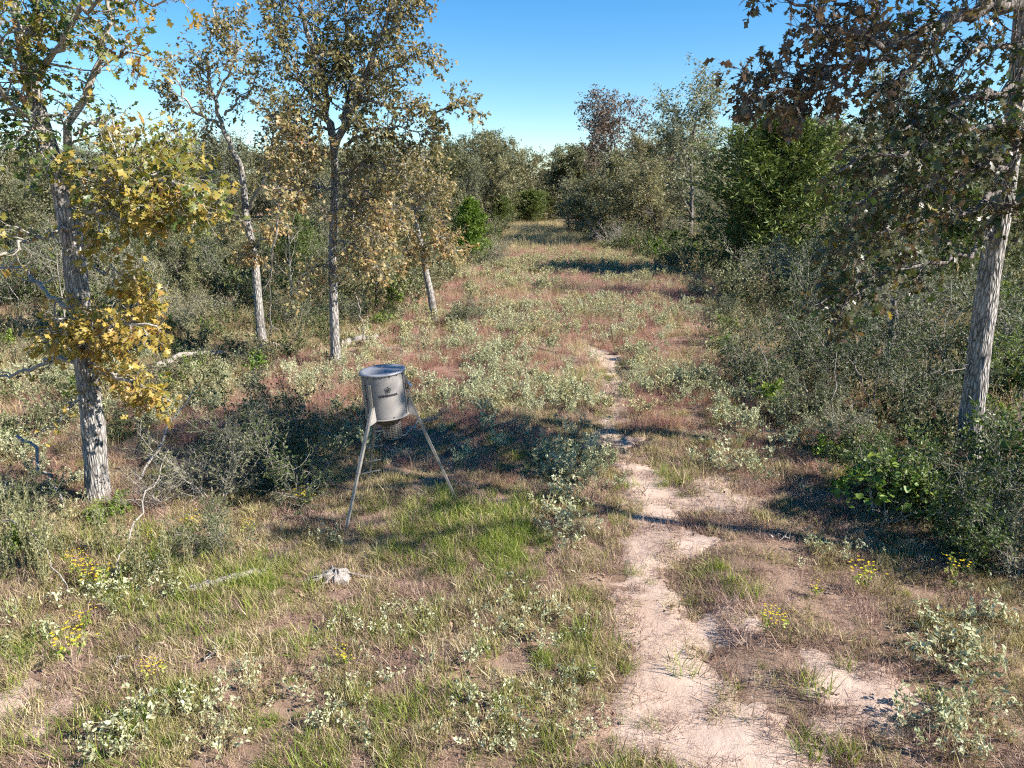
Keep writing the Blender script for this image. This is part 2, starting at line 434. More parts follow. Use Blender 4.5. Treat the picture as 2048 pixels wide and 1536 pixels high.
def poly_limb(pts, r0, r1, k=14, rng=RNG, wob=.03):
    """a limb through the given points, resampled with a little wander"""
    pts = np.asarray(pts, float)
    s = np.r_[0, np.cumsum(np.linalg.norm(np.diff(pts, axis=0), axis=1))]
    u = np.linspace(0, s[-1], k)
    P = np.stack([np.interp(u, s, pts[:, i]) for i in range(3)], 1)
    P[1:-1] = .25 * P[:-2] + .5 * P[1:-1] + .25 * P[2:]
    P[1:] += rng.normal(size=(k - 1, 3)) * wob
    return P[None], (r0 + (r1 - r0) * np.linspace(0, 1, k))[None], s[-1]

def twiggery(P, R, L, rng, geo, m1, l1, m2, l2, bare=0, t0=.15, trop=(0, 0, .0), ang=50):
    """two orders of twigs on one limb; returns the last order's paths for the leaves"""
    s, d, r, t = spawn(P, R, max(1, int(m1)), t0, 1.0, ang, rng)
    n = len(s)
    ln = l1 * (.55 + .7 * rng.random(n)) * (1.1 - .5 * t)
    P1 = paths(s, d, ln, 7, .22, trop, rng)
    R1 = taper(np.minimum(r * .6, .012 + .012 * ln), np.full(n, .004), 7)
    V, F = tubes(P1, R1, 4, rng); geo.add(V, F)
    s, d, r2, t = spawn(P1, R1, int(m2), .15, 1.0, 45, rng)
    n = len(s)
    ln = l2 * (.5 + .8 * rng.random(n))
    P2 = paths(s, d, ln, 5, .25, trop, rng)
    R2 = taper(np.minimum(r2 * .7, .006), np.full(n, .0018), 5)
    V, F = tubes(P2, R2, 3, rng); geo.add(V, F)
    return P1, P2

# generic trees -------------------------------------------------------
def gen_oak(rng, H=10.0, base=.3, spread=.36, tr=.16, nl=11, n2=7, n3=6, per=7, leaf=.28, tmpl=SIMPLE, lean=.06, drop=.0, wander=.16, jitter=.12):
    wood, fol = Geo(), Geo()
    P = paths(np.zeros((1, 3)) + [0, 0, -.15], np.array([[rng.normal() * lean, rng.normal() * lean, 1.0]]), np.array([H * .93]), 12, .06, (0, 0, .05), rng)
    R = taper([tr], [tr * .16], 12)
    V, F = tubes(P, R, 8, rng); wood.add(V, F)
    s, d, r, t = spawn(P, R, nl, base, 1.0, 55, rng, up=.15)
    n = len(s)
    ln = H * spread * (1.15 - .75 * np.abs(t - .55)) * (.7 + .6 * rng.random(n))
    P1 = paths(s, d, ln, 8, wander, (0, 0, .08 + drop), rng)
    R1 = taper(np.minimum(r * .6, tr * .45), np.full(n, tr * .06), 8)
    V, F = tubes(P1, R1, 5, rng); wood.add(V, F)
    s, d, r, t = spawn(P1, R1, n2, .25, 1.0, 50, rng, up=.1)
    n = len(s); ln = H * spread * .42 * (.5 + .8 * rng.random(n))
    P2 = paths(s, d, ln, 6, .2, (0, 0, .04 + drop), rng)
    R2 = taper(r * .55, np.full(n, tr * .03), 6)
    V, F = tubes(P2, R2, 4, rng); wood.add(V, F)
    s, d, r, t = spawn(P2, R2, n3, .2, 1.0, 50, rng)
    n = len(s); ln = H * spread * .2 * (.5 + .8 * rng.random(n))
    P3 = paths(s, d, ln, 4, .25, (0, 0, drop), rng)
    R3 = taper(r * .5, np.full(n, tr * .015), 4)
    V, F = tubes(P3, R3, 3, rng); wood.add(V, F)
    pos, ax, nr = leaves_on(P3, per, rng, 0, jitter)
    m = len(pos)
    clump = np.repeat(rng.random(len(P2)), n3 * per)
    put_leaves(fol, tmpl, pos, ax, nr, leaf * (.6 + .8 * rng.random(m)), np.clip(.3 * clump + .7 * rng.random(m), 0, 1))
    return wood, fol

def gen_cedar(rng, H=8.0, rad=2.0, nl=90, n2=9, per=9, leaf=.2, low=.06, tr=.12, taperp=.8):
    wood, fol = Geo(), Geo()
    P = paths(np.zeros((1, 3)) + [0, 0, -.15], np.array([[0, 0, 1.0]]), np.array([H * .97]), 10, .02, (0, 0, .05), rng)
    R = taper([tr], [.015], 10)
    V, F = tubes(P, R, 7, rng); wood.add(V, F)
    s, d, r, t = spawn(P, R, nl, low, 1.0, 62, rng, up=.25)
    n = len(s)
    prof = np.clip((1 - t) ** taperp * 1.05 + .05, 0, 1) * sstep(-.12, .12, t)
    ln = rad * prof * (.65 + .5 * rng.random(n))
    P1 = paths(s, d, ln, 6, .1, (0, 0, .10), rng)
    R1 = taper(np.minimum(r * .5, .035), np.full(n, .006), 6)
    V, F = tubes(P1, R1, 4, rng); wood.add(V, F)
    s, d, r, t = spawn(P1, R1, n2, .15, 1.0, 45, rng, up=.2)
    n = len(s); ln = np.repeat(ln, n2) * .33 * (.5 + .8 * rng.random(n)) + .1
    P2 = paths(s, d, ln, 4, .18, (0, 0, .12), rng)
    pos, ax, nr = leaves_on(P2, per, rng, 0, .05, droop=.15, spread=.75)
    m = len(pos)
    clump = np.repeat(rng.random(len(P1)), n2 * per)
    put_leaves(fol, NEEDLE, pos, ax, rng.normal(size=(m, 3)), leaf * (.6 + .8 * rng.random(m)), np.clip(.45 * clump + .55 * rng.random(m), 0, 1))
    return wood, fol

def gen_shrub(rng, H=1.4, W=1.2, stems=10, n2=9, n3=6, per=5, leaf=.05, tmpl=SIMPLE, leafy=1.0, out=.6, tr=.014):
    wood, fol = Geo(), Geo()
    az = rng.random(stems) * 2 * np.pi
    st = np.stack([np.cos(az), np.sin(az), az * 0], 1) * (W * .12 * rng.random((stems, 1))) - [0, 0, .05]
    d = np.stack([np.cos(az) * out * W / H, np.sin(az) * out * W / H, 1 + az * 0], 1) + rng.normal(size=(stems, 3)) * .18
    ln = H * (.65 + .5 * rng.random(stems))
    P = paths(st, d, ln, 8, .16, (0, 0, .03), rng)
    R = taper(np.full(stems, tr), np.full(stems, .003), 8)
    V, F = tubes(P, R, 4, rng); wood.add(V, F)
    s, d, r, t = spawn(P, R, n2, .12, 1.0, 55, rng)
    n = len(s); l2 = H * .34 * (.5 + .8 * rng.random(n)) * (1.15 - .6 * t)
    P2 = paths(s, d, l2, 5, .2, (0, 0, .05), rng)
    R2 = taper(np.minimum(r * .6, .006), np.full(n, .002), 5)
    V, F = tubes(P2, R2, 3, rng); wood.add(V, F)
    s, d, r, t = spawn(P2, R2, n3, .15, 1.0, 50, rng)
    n = len(s); l3 = H * .13 * (.5 + .8 * rng.random(n))
    P3 = paths(s, d, l3, 3, .2, (0, 0, .05), rng)
    R3 = taper(np.minimum(r * .6, .003), np.full(n, .0015), 3)
    V, F = tubes(P3, R3, 3, rng); wood.add(V, F)
    if leafy > 0:
        pos, ax, nr = leaves_on(P3, per, rng, 0, leaf * .3, droop=.0)
        keep = rng.random(len(pos)) < leafy
        clump = np.repeat(rng.random(len(P2)), n3 * per)[keep]
        pos, ax, nr = pos[keep], ax[keep], nr[keep]
        put_leaves(fol, tmpl, pos, ax, nr, leaf * (.6 + .8 * rng.random(len(pos))), np.clip(.35 * clump + .65 * rng.random(len(pos)), 0, 1))
    return wood, fol

def gen_croton(rng, H=.42, stems=4, per=26, leaf=.055, tint=(.1, .9), W=.45):
    """branching weed with pale drooping leaves towards the tips"""
    wood, fol = Geo(), Geo()
    az = rng.random(stems) * 2 * np.pi
    d = np.stack([np.cos(az) * W, np.sin(az) * W, 1 + az * 0], 1) + rng.normal(size=(stems, 3)) * .1
    P = paths(np.zeros((stems, 3)) - [0, 0, .03], d, H * (.7 + .4 * rng.random(stems)), 6, .1, (0, 0, .05), rng)
    R = taper(np.full(stems, .004), np.full(stems, .0018), 6)
    V, F = tubes(P, R, 3, rng); wood.add(V, F)
    s, d, r, t = spawn(P, R, 4, .4, 1.0, 45, rng, up=.1)
    P2 = paths(s, d, H * .3 * (.5 + .7 * rng.random(len(s))), 4, .15, (0, 0, .05), rng)
    V, F = tubes(P2, taper(np.full(len(s), .0025), np.full(len(s), .0012), 4), 3, rng); wood.add(V, F)
    pos, ax, nr = leaves_on(P2, max(2, per // 4), rng, .1, .008, droop=-.05, spread=1.1)
    put_leaves(fol, OVAL, pos, ax, nr, leaf * (.5 + .8 * rng.random(len(pos))), tint[0] + (tint[1] - tint[0]) * rng.random(len(pos)))
    return wood, fol

def gen_tuft(rng, n=34, h=.14, w=.0045, rad=.07, lean=.7, seg=2, curl=.5, tint=(0, 1), base_tint=None):
    az = rng.random(n) * 2 * np.pi
    r = rad * np.sqrt(rng.random(n))
    a2 = rng.random(n) * 2 * np.pi
    st = np.stack([np.cos(a2) * r, np.sin(a2) * r, -.01 + 0 * r], 1)
    d = np.stack([np.cos(az) * lean * rng.random(n), np.sin(az) * lean * rng.random(n), np.ones(n)], 1)
    ln = h * (.45 + .75 * rng.random(n))
    k = seg + 2
    P = paths(st, d, ln, k, .12, (0, 0, -curl * .12), rng)
    sd = norm(np.cross(d, np.array([0, 0, 1.0])) + rng.normal(size=(n, 3)) * .4)
    W = w * (.6 + .8 * rng.random(n))[:, None] * np.linspace(1, .12, k)[None]
    L, Rr = P - sd[:, None] * W[..., None] / 2, P + sd[:, None] * W[..., None] / 2
    V = np.stack([L, Rr], 2).reshape(-1, 3)
    idx = np.arange(n * k * 2).reshape(n, k, 2)
    F = np.stack([idx[:, :-1, 0], idx[:, :-1, 1], idx[:, 1:, 1], idx[:, 1:, 0]], -1).reshape(-1, 4)
    g = Geo(); t = tint[0] + (tint[1] - tint[0]) * rng.random(n)
    g.add(V, F, np.repeat(t, k * 2))
    return g

# instanced cover -------------------------------------------------------
def scatter(name, label, cat, protos, xy, scale, rng, tilt=.12, zoff=0.0, weights=None):
    """one stuff object whose points carry copies of the prototype meshes"""
    c = bpy.data.collections.new(name + "_kinds")
    for i, (nm, me) in enumerate(protos):
        c.objects.link(bpy.data.objects.new("%s_%02d" % (nm, i), me))
    n = len(xy)
    co = np.column_stack([xy, hgt(xy[:, 0], xy[:, 1]) + zoff]).astype(np.float32)
    me = bpy.data.meshes.new(name)
    me.vertices.add(n); me.vertices.foreach_set("co", co.ravel())
    rot = np.column_stack([rng.normal(size=n) * tilt, rng.normal(size=n) * tilt, rng.random(n) * 6.283]).astype(np.float32)
    a = me.attributes.new("rot", 'FLOAT_VECTOR', 'POINT'); a.data.foreach_set("vector", rot.ravel())
    a = me.attributes.new("scl", 'FLOAT', 'POINT'); a.data.foreach_set("value", np.asarray(scale, np.float32))
    a = me.attributes.new("pick", 'INT', 'POINT')
    a.data.foreach_set("value", rng.choice(len(protos), n, p=weights).astype(np.int32))
    o = link(name, me)
    ng = bpy.data.node_groups.new(name, 'GeometryNodeTree')
    ng.interface.new_socket("Geometry", in_out='INPUT', socket_type='NodeSocketGeometry')
    ng.interface.new_socket("Geometry", in_out='OUTPUT', socket_type='NodeSocketGeometry')
    gi, go = ng.nodes.new("NodeGroupInput"), ng.nodes.new("NodeGroupOutput")
    ci = ng.nodes.new("GeometryNodeCollectionInfo"); ci.inputs["Collection"].default_value = c
    ci.inputs["Separate Children"].default_value = True; ci.inputs["Reset Children"].default_value = True
    ip = ng.nodes.new("GeometryNodeInstanceOnPoints"); ip.inputs["Pick Instance"].default_value = True
    def attr(nm, ty):
        nd = ng.nodes.new("GeometryNodeInputNamedAttribute"); nd.data_type = ty; nd.inputs["Name"].default_value = nm
        return nd.outputs[0]
    e2r = ng.nodes.new("FunctionNodeEulerToRotation")
    ng.links.new(attr("rot", 'FLOAT_VECTOR'), e2r.inputs[0]); ng.links.new(e2r.outputs[0], ip.inputs["Rotation"])
    ng.links.new(attr("scl", 'FLOAT'), ip.inputs["Scale"])
    ng.links.new(attr("pick", 'INT'), ip.inputs["Instance Index"])
    ng.links.new(gi.outputs[0], ip.inputs["Points"]); ng.links.new(ci.outputs[0], ip.inputs["Instance"])
    ng.links.new(ip.outputs[0], go.inputs[0])
    md = o.modifiers.new("cover", 'NODES'); md.node_group = ng
    return tag(o, label, cat, kind="stuff")

def in_view(x, y, margin=1.2):
    z = y * CP + CAM_H * SP
    return (np.abs(x) < z * 1024 / FPX + margin) & (y > 3.6)

def spread_pts(y0, y1, per_m2, rng, dens, margin=1.2):
    """random ground points in the visible wedge between two distances, thinned by dens(x, y)"""
    xm = y1 * CP * 1024 / FPX + 2.0 + margin
    n = int((y1 - y0) * 2 * xm * per_m2)
    x = (rng.random(n) * 2 - 1) * xm
    y = y0 + (y1 - y0) * rng.random(n)
    k = in_view(x, y, margin)
    x, y = x[k], y[k]
    k = rng.random(len(x)) < dens(x, y)
    return np.column_stack([x[k], y[k]])

# ------------------------------------------------------------------ ground and track
def axis(a, b, fine, coarse, knee):
    v = [a]
    while v[-1] < b:
        v.append(v[-1] + fine * max(1.0, (abs(v[-1]) / knee)))
    return np.array(v)
gy = np.r_[np.arange(-60, 0, 4.0), np.arange(0, 22, .16), np.arange(22, 60, .5), np.arange(60, 200, 3), np.geomspace(200, 2400, 24)]
gx = np.r_[-np.geomspace(2000, 60, 22), np.arange(-56, -16, 1.0), np.arange(-16, 16, .16), np.arange(16, 56, 1.0), np.geomspace(60, 2000, 22)]
X, Y = np.meshgrid(gx, gy)
g = Geo()
idx = np.arange(X.size).reshape(X.shape)
g.add(np.stack([X, Y, hgt(X, Y)], -1), np.stack([idx[:-1, :-1], idx[:-1, 1:], idx[1:, 1:], idx[1:, :-1]], -1).reshape(-1, 4))
tag(link("ground", g.mesh("ground", M['soil'])), kind="structure")

ty = np.arange(2.2, 40.0, .07); tx = np.arange(-9, 9.5, .07)
X, Y = np.meshgrid(tx, ty)
S = sandy(X, Y)
Z = hgt(X, Y) - .03 + .055 * sstep(-.18, .12, S) + .018 * (fbm(X * 4, Y * 4, 31, 5) - .5)
idx = np.arange(X.size).reshape(X.shape)
keep = ((S[:-1, :-1] + S[1:, 1:]) / 2 > -.19).ravel()
F = np.stack([idx[:-1, :-1], idx[:-1, 1:], idx[1:, 1:], idx[1:, :-1]], -1).reshape(-1, 4)[keep]
used = np.unique(F); remap = np.full(X.size, -1); remap[used] = np.arange(len(used))
g = Geo(); g.add(np.stack([X, Y, Z], -1).reshape(-1, 3)[used], remap[F])
tag(link("dirt_track", g.mesh("dirt_track", M['sand'])), kind="structure")

# ------------------------------------------------------------------ trees one by one
def leaf_objects(geo_tmpls, pos, ax, nr, size, tint, count, crown, mat):
    """the leaves that show largest as single objects under the crown; returns a mask of the rest"""
    rel = pos - np.array([0, 0, CAM_H])
    z = rel @ np.array([0, CP, -SP])
    px = rel[:, 0] / z * FPX; py = -(rel @ np.array([0, SP, CP])) / z * FPX
    vis = (np.abs(px) < 1000) & (np.abs(py) < 750)
    score = np.where(vis, size / z, 0)
    order = np.argsort(-score)[:count]
    lib = {}
    ax_ = norm(ax); sd = norm(np.cross(nr, ax_)); nm = np.cross(ax_, sd)
    for q, i in enumerate(order):
        key = (q % len(geo_tmpls), int(np.clip(tint[i], 0, .999) * 12))
        if key not in lib:
            g = Geo(); g.add(geo_tmpls[key[0]][0], geo_tmpls[key[0]][1], (key[1] + .5) / 12)
            lib[key] = g.mesh("leaf", mat)
        o = link("leaf", lib[key], crown)
        m = np.eye(4); m[:3, 0], m[:3, 1], m[:3, 2], m[:3, 3] = ax_[i] * size[i], sd[i] * size[i], nm[i] * size[i], pos[i] - np.array(crown.parent.location)
        o.matrix_local = Matrix(m.tolist())
    rest = np.ones(len(pos), bool); rest[order] = False
    return rest

def hero_tree(name, label, cat, base, trunk_pts, trunk_r, limbs, mat, bark, tmpls, leaf, single=0, seed=1, ridge=.055, twig='twig', flare=.55):
    """limbs: dict(p=[points], r=(r0,r1), m1, l1, m2, l2, per, tint=(lo,hi), t0, bare)"""
    rng = np.random.default_rng(seed)
    b = np.asarray(base, float)
    root = empty(name, b); tag(root, label, cat)
    tg, bg = Geo(), Geo()
    tp = np.asarray(trunk_pts, float)
    V, F = rough_trunk(tp - b, trunk_r, rng, ridge=ridge, seed=seed, flare=flare); tg.add(V, F)
    link("trunk", tg.mesh("trunk", bark), root)
    POS, AX, NR, SZ, TN = [], [], [], [], []
    for L in limbs:
        P, R, ln = poly_limb(L['p'], L['r'][0], L['r'][1], L.get('k', 16), rng, L.get('wob', .04))
        V, F = tubes(P - b, R, 7, rng); bg.add(V, F)
        P1, P2 = twiggery(P, R, ln, rng, tw := Geo(), L['m1'], L['l1'], L['m2'], L['l2'], t0=L.get('t0', .15), trop=L.get('trop', (0, 0, -.02)), ang=L.get('ang', 50))
        for v, f in zip(tw.V, tw.F): pass
        off = 0
        for v, f, nn in zip(tw.V, tw.F, tw.N):
            bg.add(v - b, f.reshape(-1, 4) - off); off += len(v)
        if L['per'] > 0:
            for PP, per in ((P2, L['per']), (P1, max(1, L['per'] // 2))):
                pos, ax, nr = leaves_on(PP, per, rng, .3, .03, droop=L.get('droop', -.3))
                k = len(pos)
                POS.append(pos); AX.append(ax); NR.append(nr)
                SZ.append(leaf * L.get('ls', 1) * (.6 + .65 * rng.random(k)))
                lo, hi = L['tint']
                cl = np.repeat(rng.random(len(PP)), per)
                TN.append(lo + (hi - lo) * np.clip(.5 * cl + .5 * rng.random(k) + rng.normal(size=k) * .08, 0, 1))
    link("branches", bg.mesh("branches", M[twig]), root)
    POS, AX, NR, SZ, TN = map(np.concatenate, (POS, AX, NR, SZ, TN))
    crown = link("crown", None, root)
    rest = np.ones(len(POS), bool)
    if single:
        rest = leaf_objects(tmpls, POS, AX, NR, SZ, TN, single, crown, mat)
    cg = Geo(); w = rng.integers(0, len(tmpls), len(POS))
    for i, t in enumerate(tmpls):
        k = rest & (w == i)
        if k.any(): put_leaves(cg, t, POS[k] - b, AX[k], NR[k], SZ[k], TN[k])
    me = cg.mesh("crown", mat)
    if single:
        nm = link("foliage", me, crown); nm["kind"] = "stuff"
    else:
        COL.objects.unlink(crown); bpy.data.objects.remove(crown)
        crown = link("crown", me, root)
    return root

def PP(Y, *pts):
    """pixel polyline at distance Y; a third number overrides the distance"""
    return [at(p[0], p[1], p[2] if len(p) > 2 else Y) for p in pts]

def limb(Y, pts, r, m1, l1, m2, l2, per, tint, **kw):
    return dict(p=PP(Y, *pts), r=r, m1=m1, l1=l1, m2=m2, l2=l2, per=per, tint=tint, **kw)

# oak beside the feeder, autumn leaves
bA = ground(195, 1000); YA = bA[1]
tA = [bA - [0, 0, .2]] + PP(YA, (192, 920), (187, 850), (178, 780), (168, 700), (160, 620), (150, 530), (138, 440), (118, 360), (92, 270), (66, 180), (45, 90), (28, 0), (10, -120))
hero_tree("oak_tree", "pale grey oak with yellow and orange leaves, nearest trunk past the feeder's ladder side", "tree", bA, tA,
    np.array([.165, .155, .15, .145, .145, .14, .14, .135, .125, .10, .09, .08, .07, .05, .04]) * 1.0,
    [limb(YA, [(172, 740), (130, 712), (90, 735), (30, 745), (-40, 760)], (.035, .014), 6, .5, 3, .25, 2, (.55, .95)),
     limb(YA, [(168, 700), (200, 660, YA - .5), (250, 645, YA - .9), (310, 650, YA - 1.1)], (.04, .012), 16, .5, 6, .26, 5, (.45, .82), t0=.05),
     limb(YA, [(165, 680), (140, 650, YA - .5), (120, 640, YA - .8)], (.04, .015), 16, .5, 6, .26, 5, (.45, .82), t0=.0),
     limb(YA, [(172, 745), (210, 745, YA - .3), (270, 765, YA - .7), (340, 800, YA - .9)], (.04, .01), 17, .45, 5, .24, 5, (.45, .82), t0=.1),
     limb(YA, [(150, 530), (240, 545, YA - .6), (300, 575, YA - .8)], (.02, .008), 11, .3, 5, .2, 5, (.45, .82), t0=.6),
     limb(YA, [(135, 420), (190, 380, YA - .4), (250, 360, YA - .8), (320, 360, YA - 1.0), (400, 385, YA - 1.1)], (.05, .014), 36, .75, 6, .35, 5, (.2, .74), t0=.25),
     limb(YA, [(130, 400), (200, 340, YA + .3), (280, 310, YA + .2), (350, 320, YA - .2)], (.05, .012), 30, .7, 6, .32, 5, (.2, .7), t0=.3),
     limb(YA, [(135, 425), (200, 430, YA - .6), (280, 430, YA - 1.0), (360, 430, YA - 1.1)], (.04, .012), 22, .6, 6, .32, 5, (.34, .82), t0=.25),
     limb(YA, [(118, 360), (150, 270), (175, 190), (195, 120), (215, 40), (225, -60)], (.06, .02), 17, .7, 4, .3, 2, (.15, .85), t0=.15),
     limb(YA, [(150, 270), (200, 230, YA - .5), (240, 250, YA - .7), (260, 270, YA - .9)], (.02, .008), 6, .4, 4, .2, 2, (.2, .9), t0=.3),
     limb(YA, [(185, 150), (240, 110, YA - .3), (300, 110, YA - .5)], (.02, .008), 7, .4, 4, .22, 2, (.3, .95), t0=.3),
     limb(YA, [(92, 270), (40, 230, YA - .6), (0, 180, YA - .8), (-60, 130, YA - 1)], (.05, .015), 19, .75, 5, .34, 3, (.0, .45), t0=.05),
     limb(YA, [(66, 180), (110, 110, YA - .6), (150, 50, YA - .9), (190, 0, YA - 1.1), (240, -20, YA - 1.2)], (.05, .014), 19, .7, 5, .34, 3, (.05, .6), t0=.1),
     limb(YA, [(45, 90), (80, 40, YA - .4), (110, -30, YA - .6)], (.04, .014), 15, .7, 5, .34, 4, (.05, .6), t0=.1),
     limb(YA, [(66, 180), (20, 120, YA - .7), (-10, 60, YA - .9)], (.04, .012), 15, .6, 5, .32, 4, (.0, 1.0), t0=.0),
     limb(YA, [(100, 300), (60, 280, YA - .6), (10, 300, YA - .8)], (.035, .012), 13, .6, 5, .3, 3, (.05, .5), t0=.1),
     limb(YA, [(28, 0), (-30, -40), (-90, -110)], (.04, .012), 12, .7, 5, .34, 3, (.0, .6)),
     limb(YA, [(215, 0), (260, 5, YA - .5), (330, 0, YA - .7), (365, 12, YA - .8)], (.02, .006), 8, .35, 4, .2, 2, (.4, .95), t0=.15),
     limb(YA, [(140, 450), (80, 470, YA - .5), (20, 500, YA - .8), (-40, 520, YA - 1)], (.035, .012), 9, .5, 4, .28, 2, (.1, .95)),
     limb(YA, [(160, 620), (110, 600, YA + .3), (70, 560, YA + .5), (30, 530, YA + .6), (-20, 540, YA + .6)], (.045, .014), 8, .45, 4, .26, 1, (.4, .95)),
     limb(YA, [(178, 780), (130, 830, YA - .4), (90, 860, YA - .6), (60, 880, YA - .7)], (.02, .006), 6, .35, 3, .2, 1, (.5, .8)),
     ], M['oak_left'], M['bark'], [OAK, OAK2], .11, single=300, seed=21, ridge=.12)

# oak at the edge of the frame, dark glossy leaves
bD = ground(1935, 925); YD = bD[1]
tD = [bD - [0, 0, .2]] + PP(YD, (1940, 860), (1948, 790), (1957, 710), (1967, 640), (1978, 560), (1992, 470), (2008, 380), (2022, 290), (2034, 200), (2041, 100), (2046, 0), (2050, -120))
hero_tree("oak_tree", "tall grey oak with dark glossy leaves rising from the thicket beside the track", "tree", bD, tD,
    np.array([.25, .235, .225, .215, .21, .205, .20, .195, .19, .18, .17, .16, .15, .14]) * .76,
    [limb(YD, [(2041, 0), (1980, 5, YD - .5), (1900, 45, YD - 1), (1830, 70, YD - 1.4), (1770, 95, YD - 1.7)], (.12, .04), 12, .8, 5, .35, 4, (.3, .85), t0=.15),
     limb(YD, [(1900, 50, YD - 1), (1860, 100, YD - 1.3), (1825, 130, YD - 1.5), (1780, 190, YD - 1.7)], (.05, .016), 14, .75, 5, .34, 5, (.3, .8)),
     limb(YD, [(1780, 95, YD - 1.7), (1720, 80, YD - 2), (1650, 50, YD - 2.2), (1590, 10, YD - 2.4), (1540, -10, YD - 2.5)], (.04, .01), 12, .6, 5, .3, 4, (.5, .9), t0=.1),
     limb(YD, [(1775, 115, YD - 1.7), (1700, 130, YD - 2), (1640, 150, YD - 2.2), (1570, 150, YD - 2.4), (1510, 170, YD - 2.5)], (.035, .008), 20, .6, 6, .3, 5, (.5, .8), t0=.1),
     limb(YD, [(1700, 140, YD - 2), (1640, 190, YD - 2.2), (1570, 190, YD - 2.5), (1500, 180, YD - 2.6)], (.02, .006), 13, .5, 5, .26, 4, (.5, .78)),
     limb(YD, [(1770, 60, YD - 1.5), (1700, 20, YD - 1.7), (1620, -20, YD - 1.9)], (.04, .01), 10, .6, 5, .3, 4, (.4, .9)),
     limb(YD, [(2035, 180), (1960, 190, YD - .8), (1880, 220, YD - 1.3), (1800, 260, YD - 1.6)], (.07, .014), 20, .75, 6, .34, 5, (.05, .75), t0=.05),
     limb(YD, [(2030, 250), (1950, 260, YD - .9), (1870, 290, YD - 1.4), (1780, 310, YD - 1.8), (1700, 330, YD - 2)], (.06, .012), 23, .75, 6, .34, 5, (.05, .85), t0=.1),
     limb(YD, [(2015, 340), (1940, 330, YD - .8), (1850, 370, YD - 1.3), (1760, 380, YD - 1.6), (1690, 410, YD - 1.8)], (.05, .012), 20, .7, 6, .32, 5, (.05, .95), t0=.1),
     limb(YD, [(2008, 380), (1930, 430, YD - .8), (1840, 430, YD - 1.2), (1740, 470, YD - 1.5), (1660, 500, YD - 1.7)], (.045, .01), 20, .65, 6, .32, 4, (.05, .98), t0=.1),
     limb(YD, [(2000, 420), (2040, 410, YD - .9), (2090, 400, YD - 1.2)], (.05, .012), 10, .7, 5, .34, 5, (.0, .9)),
     limb(YD, [(2022, 290), (2060, 270, YD - .9), (2120, 240, YD - 1.3)], (.06, .014), 10, .75, 5, .34, 5, (.0, .9)),
     limb(YD, [(1990, 480), (1900, 520, YD - .9), (1800, 540, YD - 1.3), (1710, 570, YD - 1.6), (1640, 610, YD - 1.9)], (.04, .008), 16, .5, 6, .26, 4, (.05, .9), t0=.35),
     limb(YD, [(1740, 560, YD - 1.5), (1690, 610, YD - 1.8), (1670, 660, YD - 1.9)], (.016, .006), 8, .4, 5, .24, 4, (.1, .9)),
     limb(YD, [(2041, 100), (2000, 90, YD - .8), (1950, 110, YD - 1.2), (1900, 150, YD - 1.5)], (.05, .014), 13, .75, 5, .34, 4, (.1, .85), t0=.2),
     limb(YD, [(2046, 0), (2000, -60, YD - .5), (1900, -90, YD - 1), (1750, -120, YD - 1.5)], (.07, .02), 6, .9, 4, .4, 3, (.3, .9)),
     #17, .9, 6, .4, 5, (.3, .9)),
     limb(YD, [(2048, -60), (2100, -120, YD - 1), (2160, -200, YD - 2)], (.07, .02), 6, .9, 4, .4, 3, (.1, .9)),
     #17, .9, 6, .4, 5, (.1, .9)),
     limb(YD, [(1955, 720), (1920, 740, YD - .3), (1880, 750, YD - .5), (1850, 745, YD - .6)], (.012, .005), 4, .25, 3, .15, 0, (.6, .9)),
     ], M['oak_right'], M['bark'], [OAK, OAK2], .13, single=300, seed=22, ridge=.13, twig='bark_far')  # limbs use the darker bark, so their shade is put into the colour

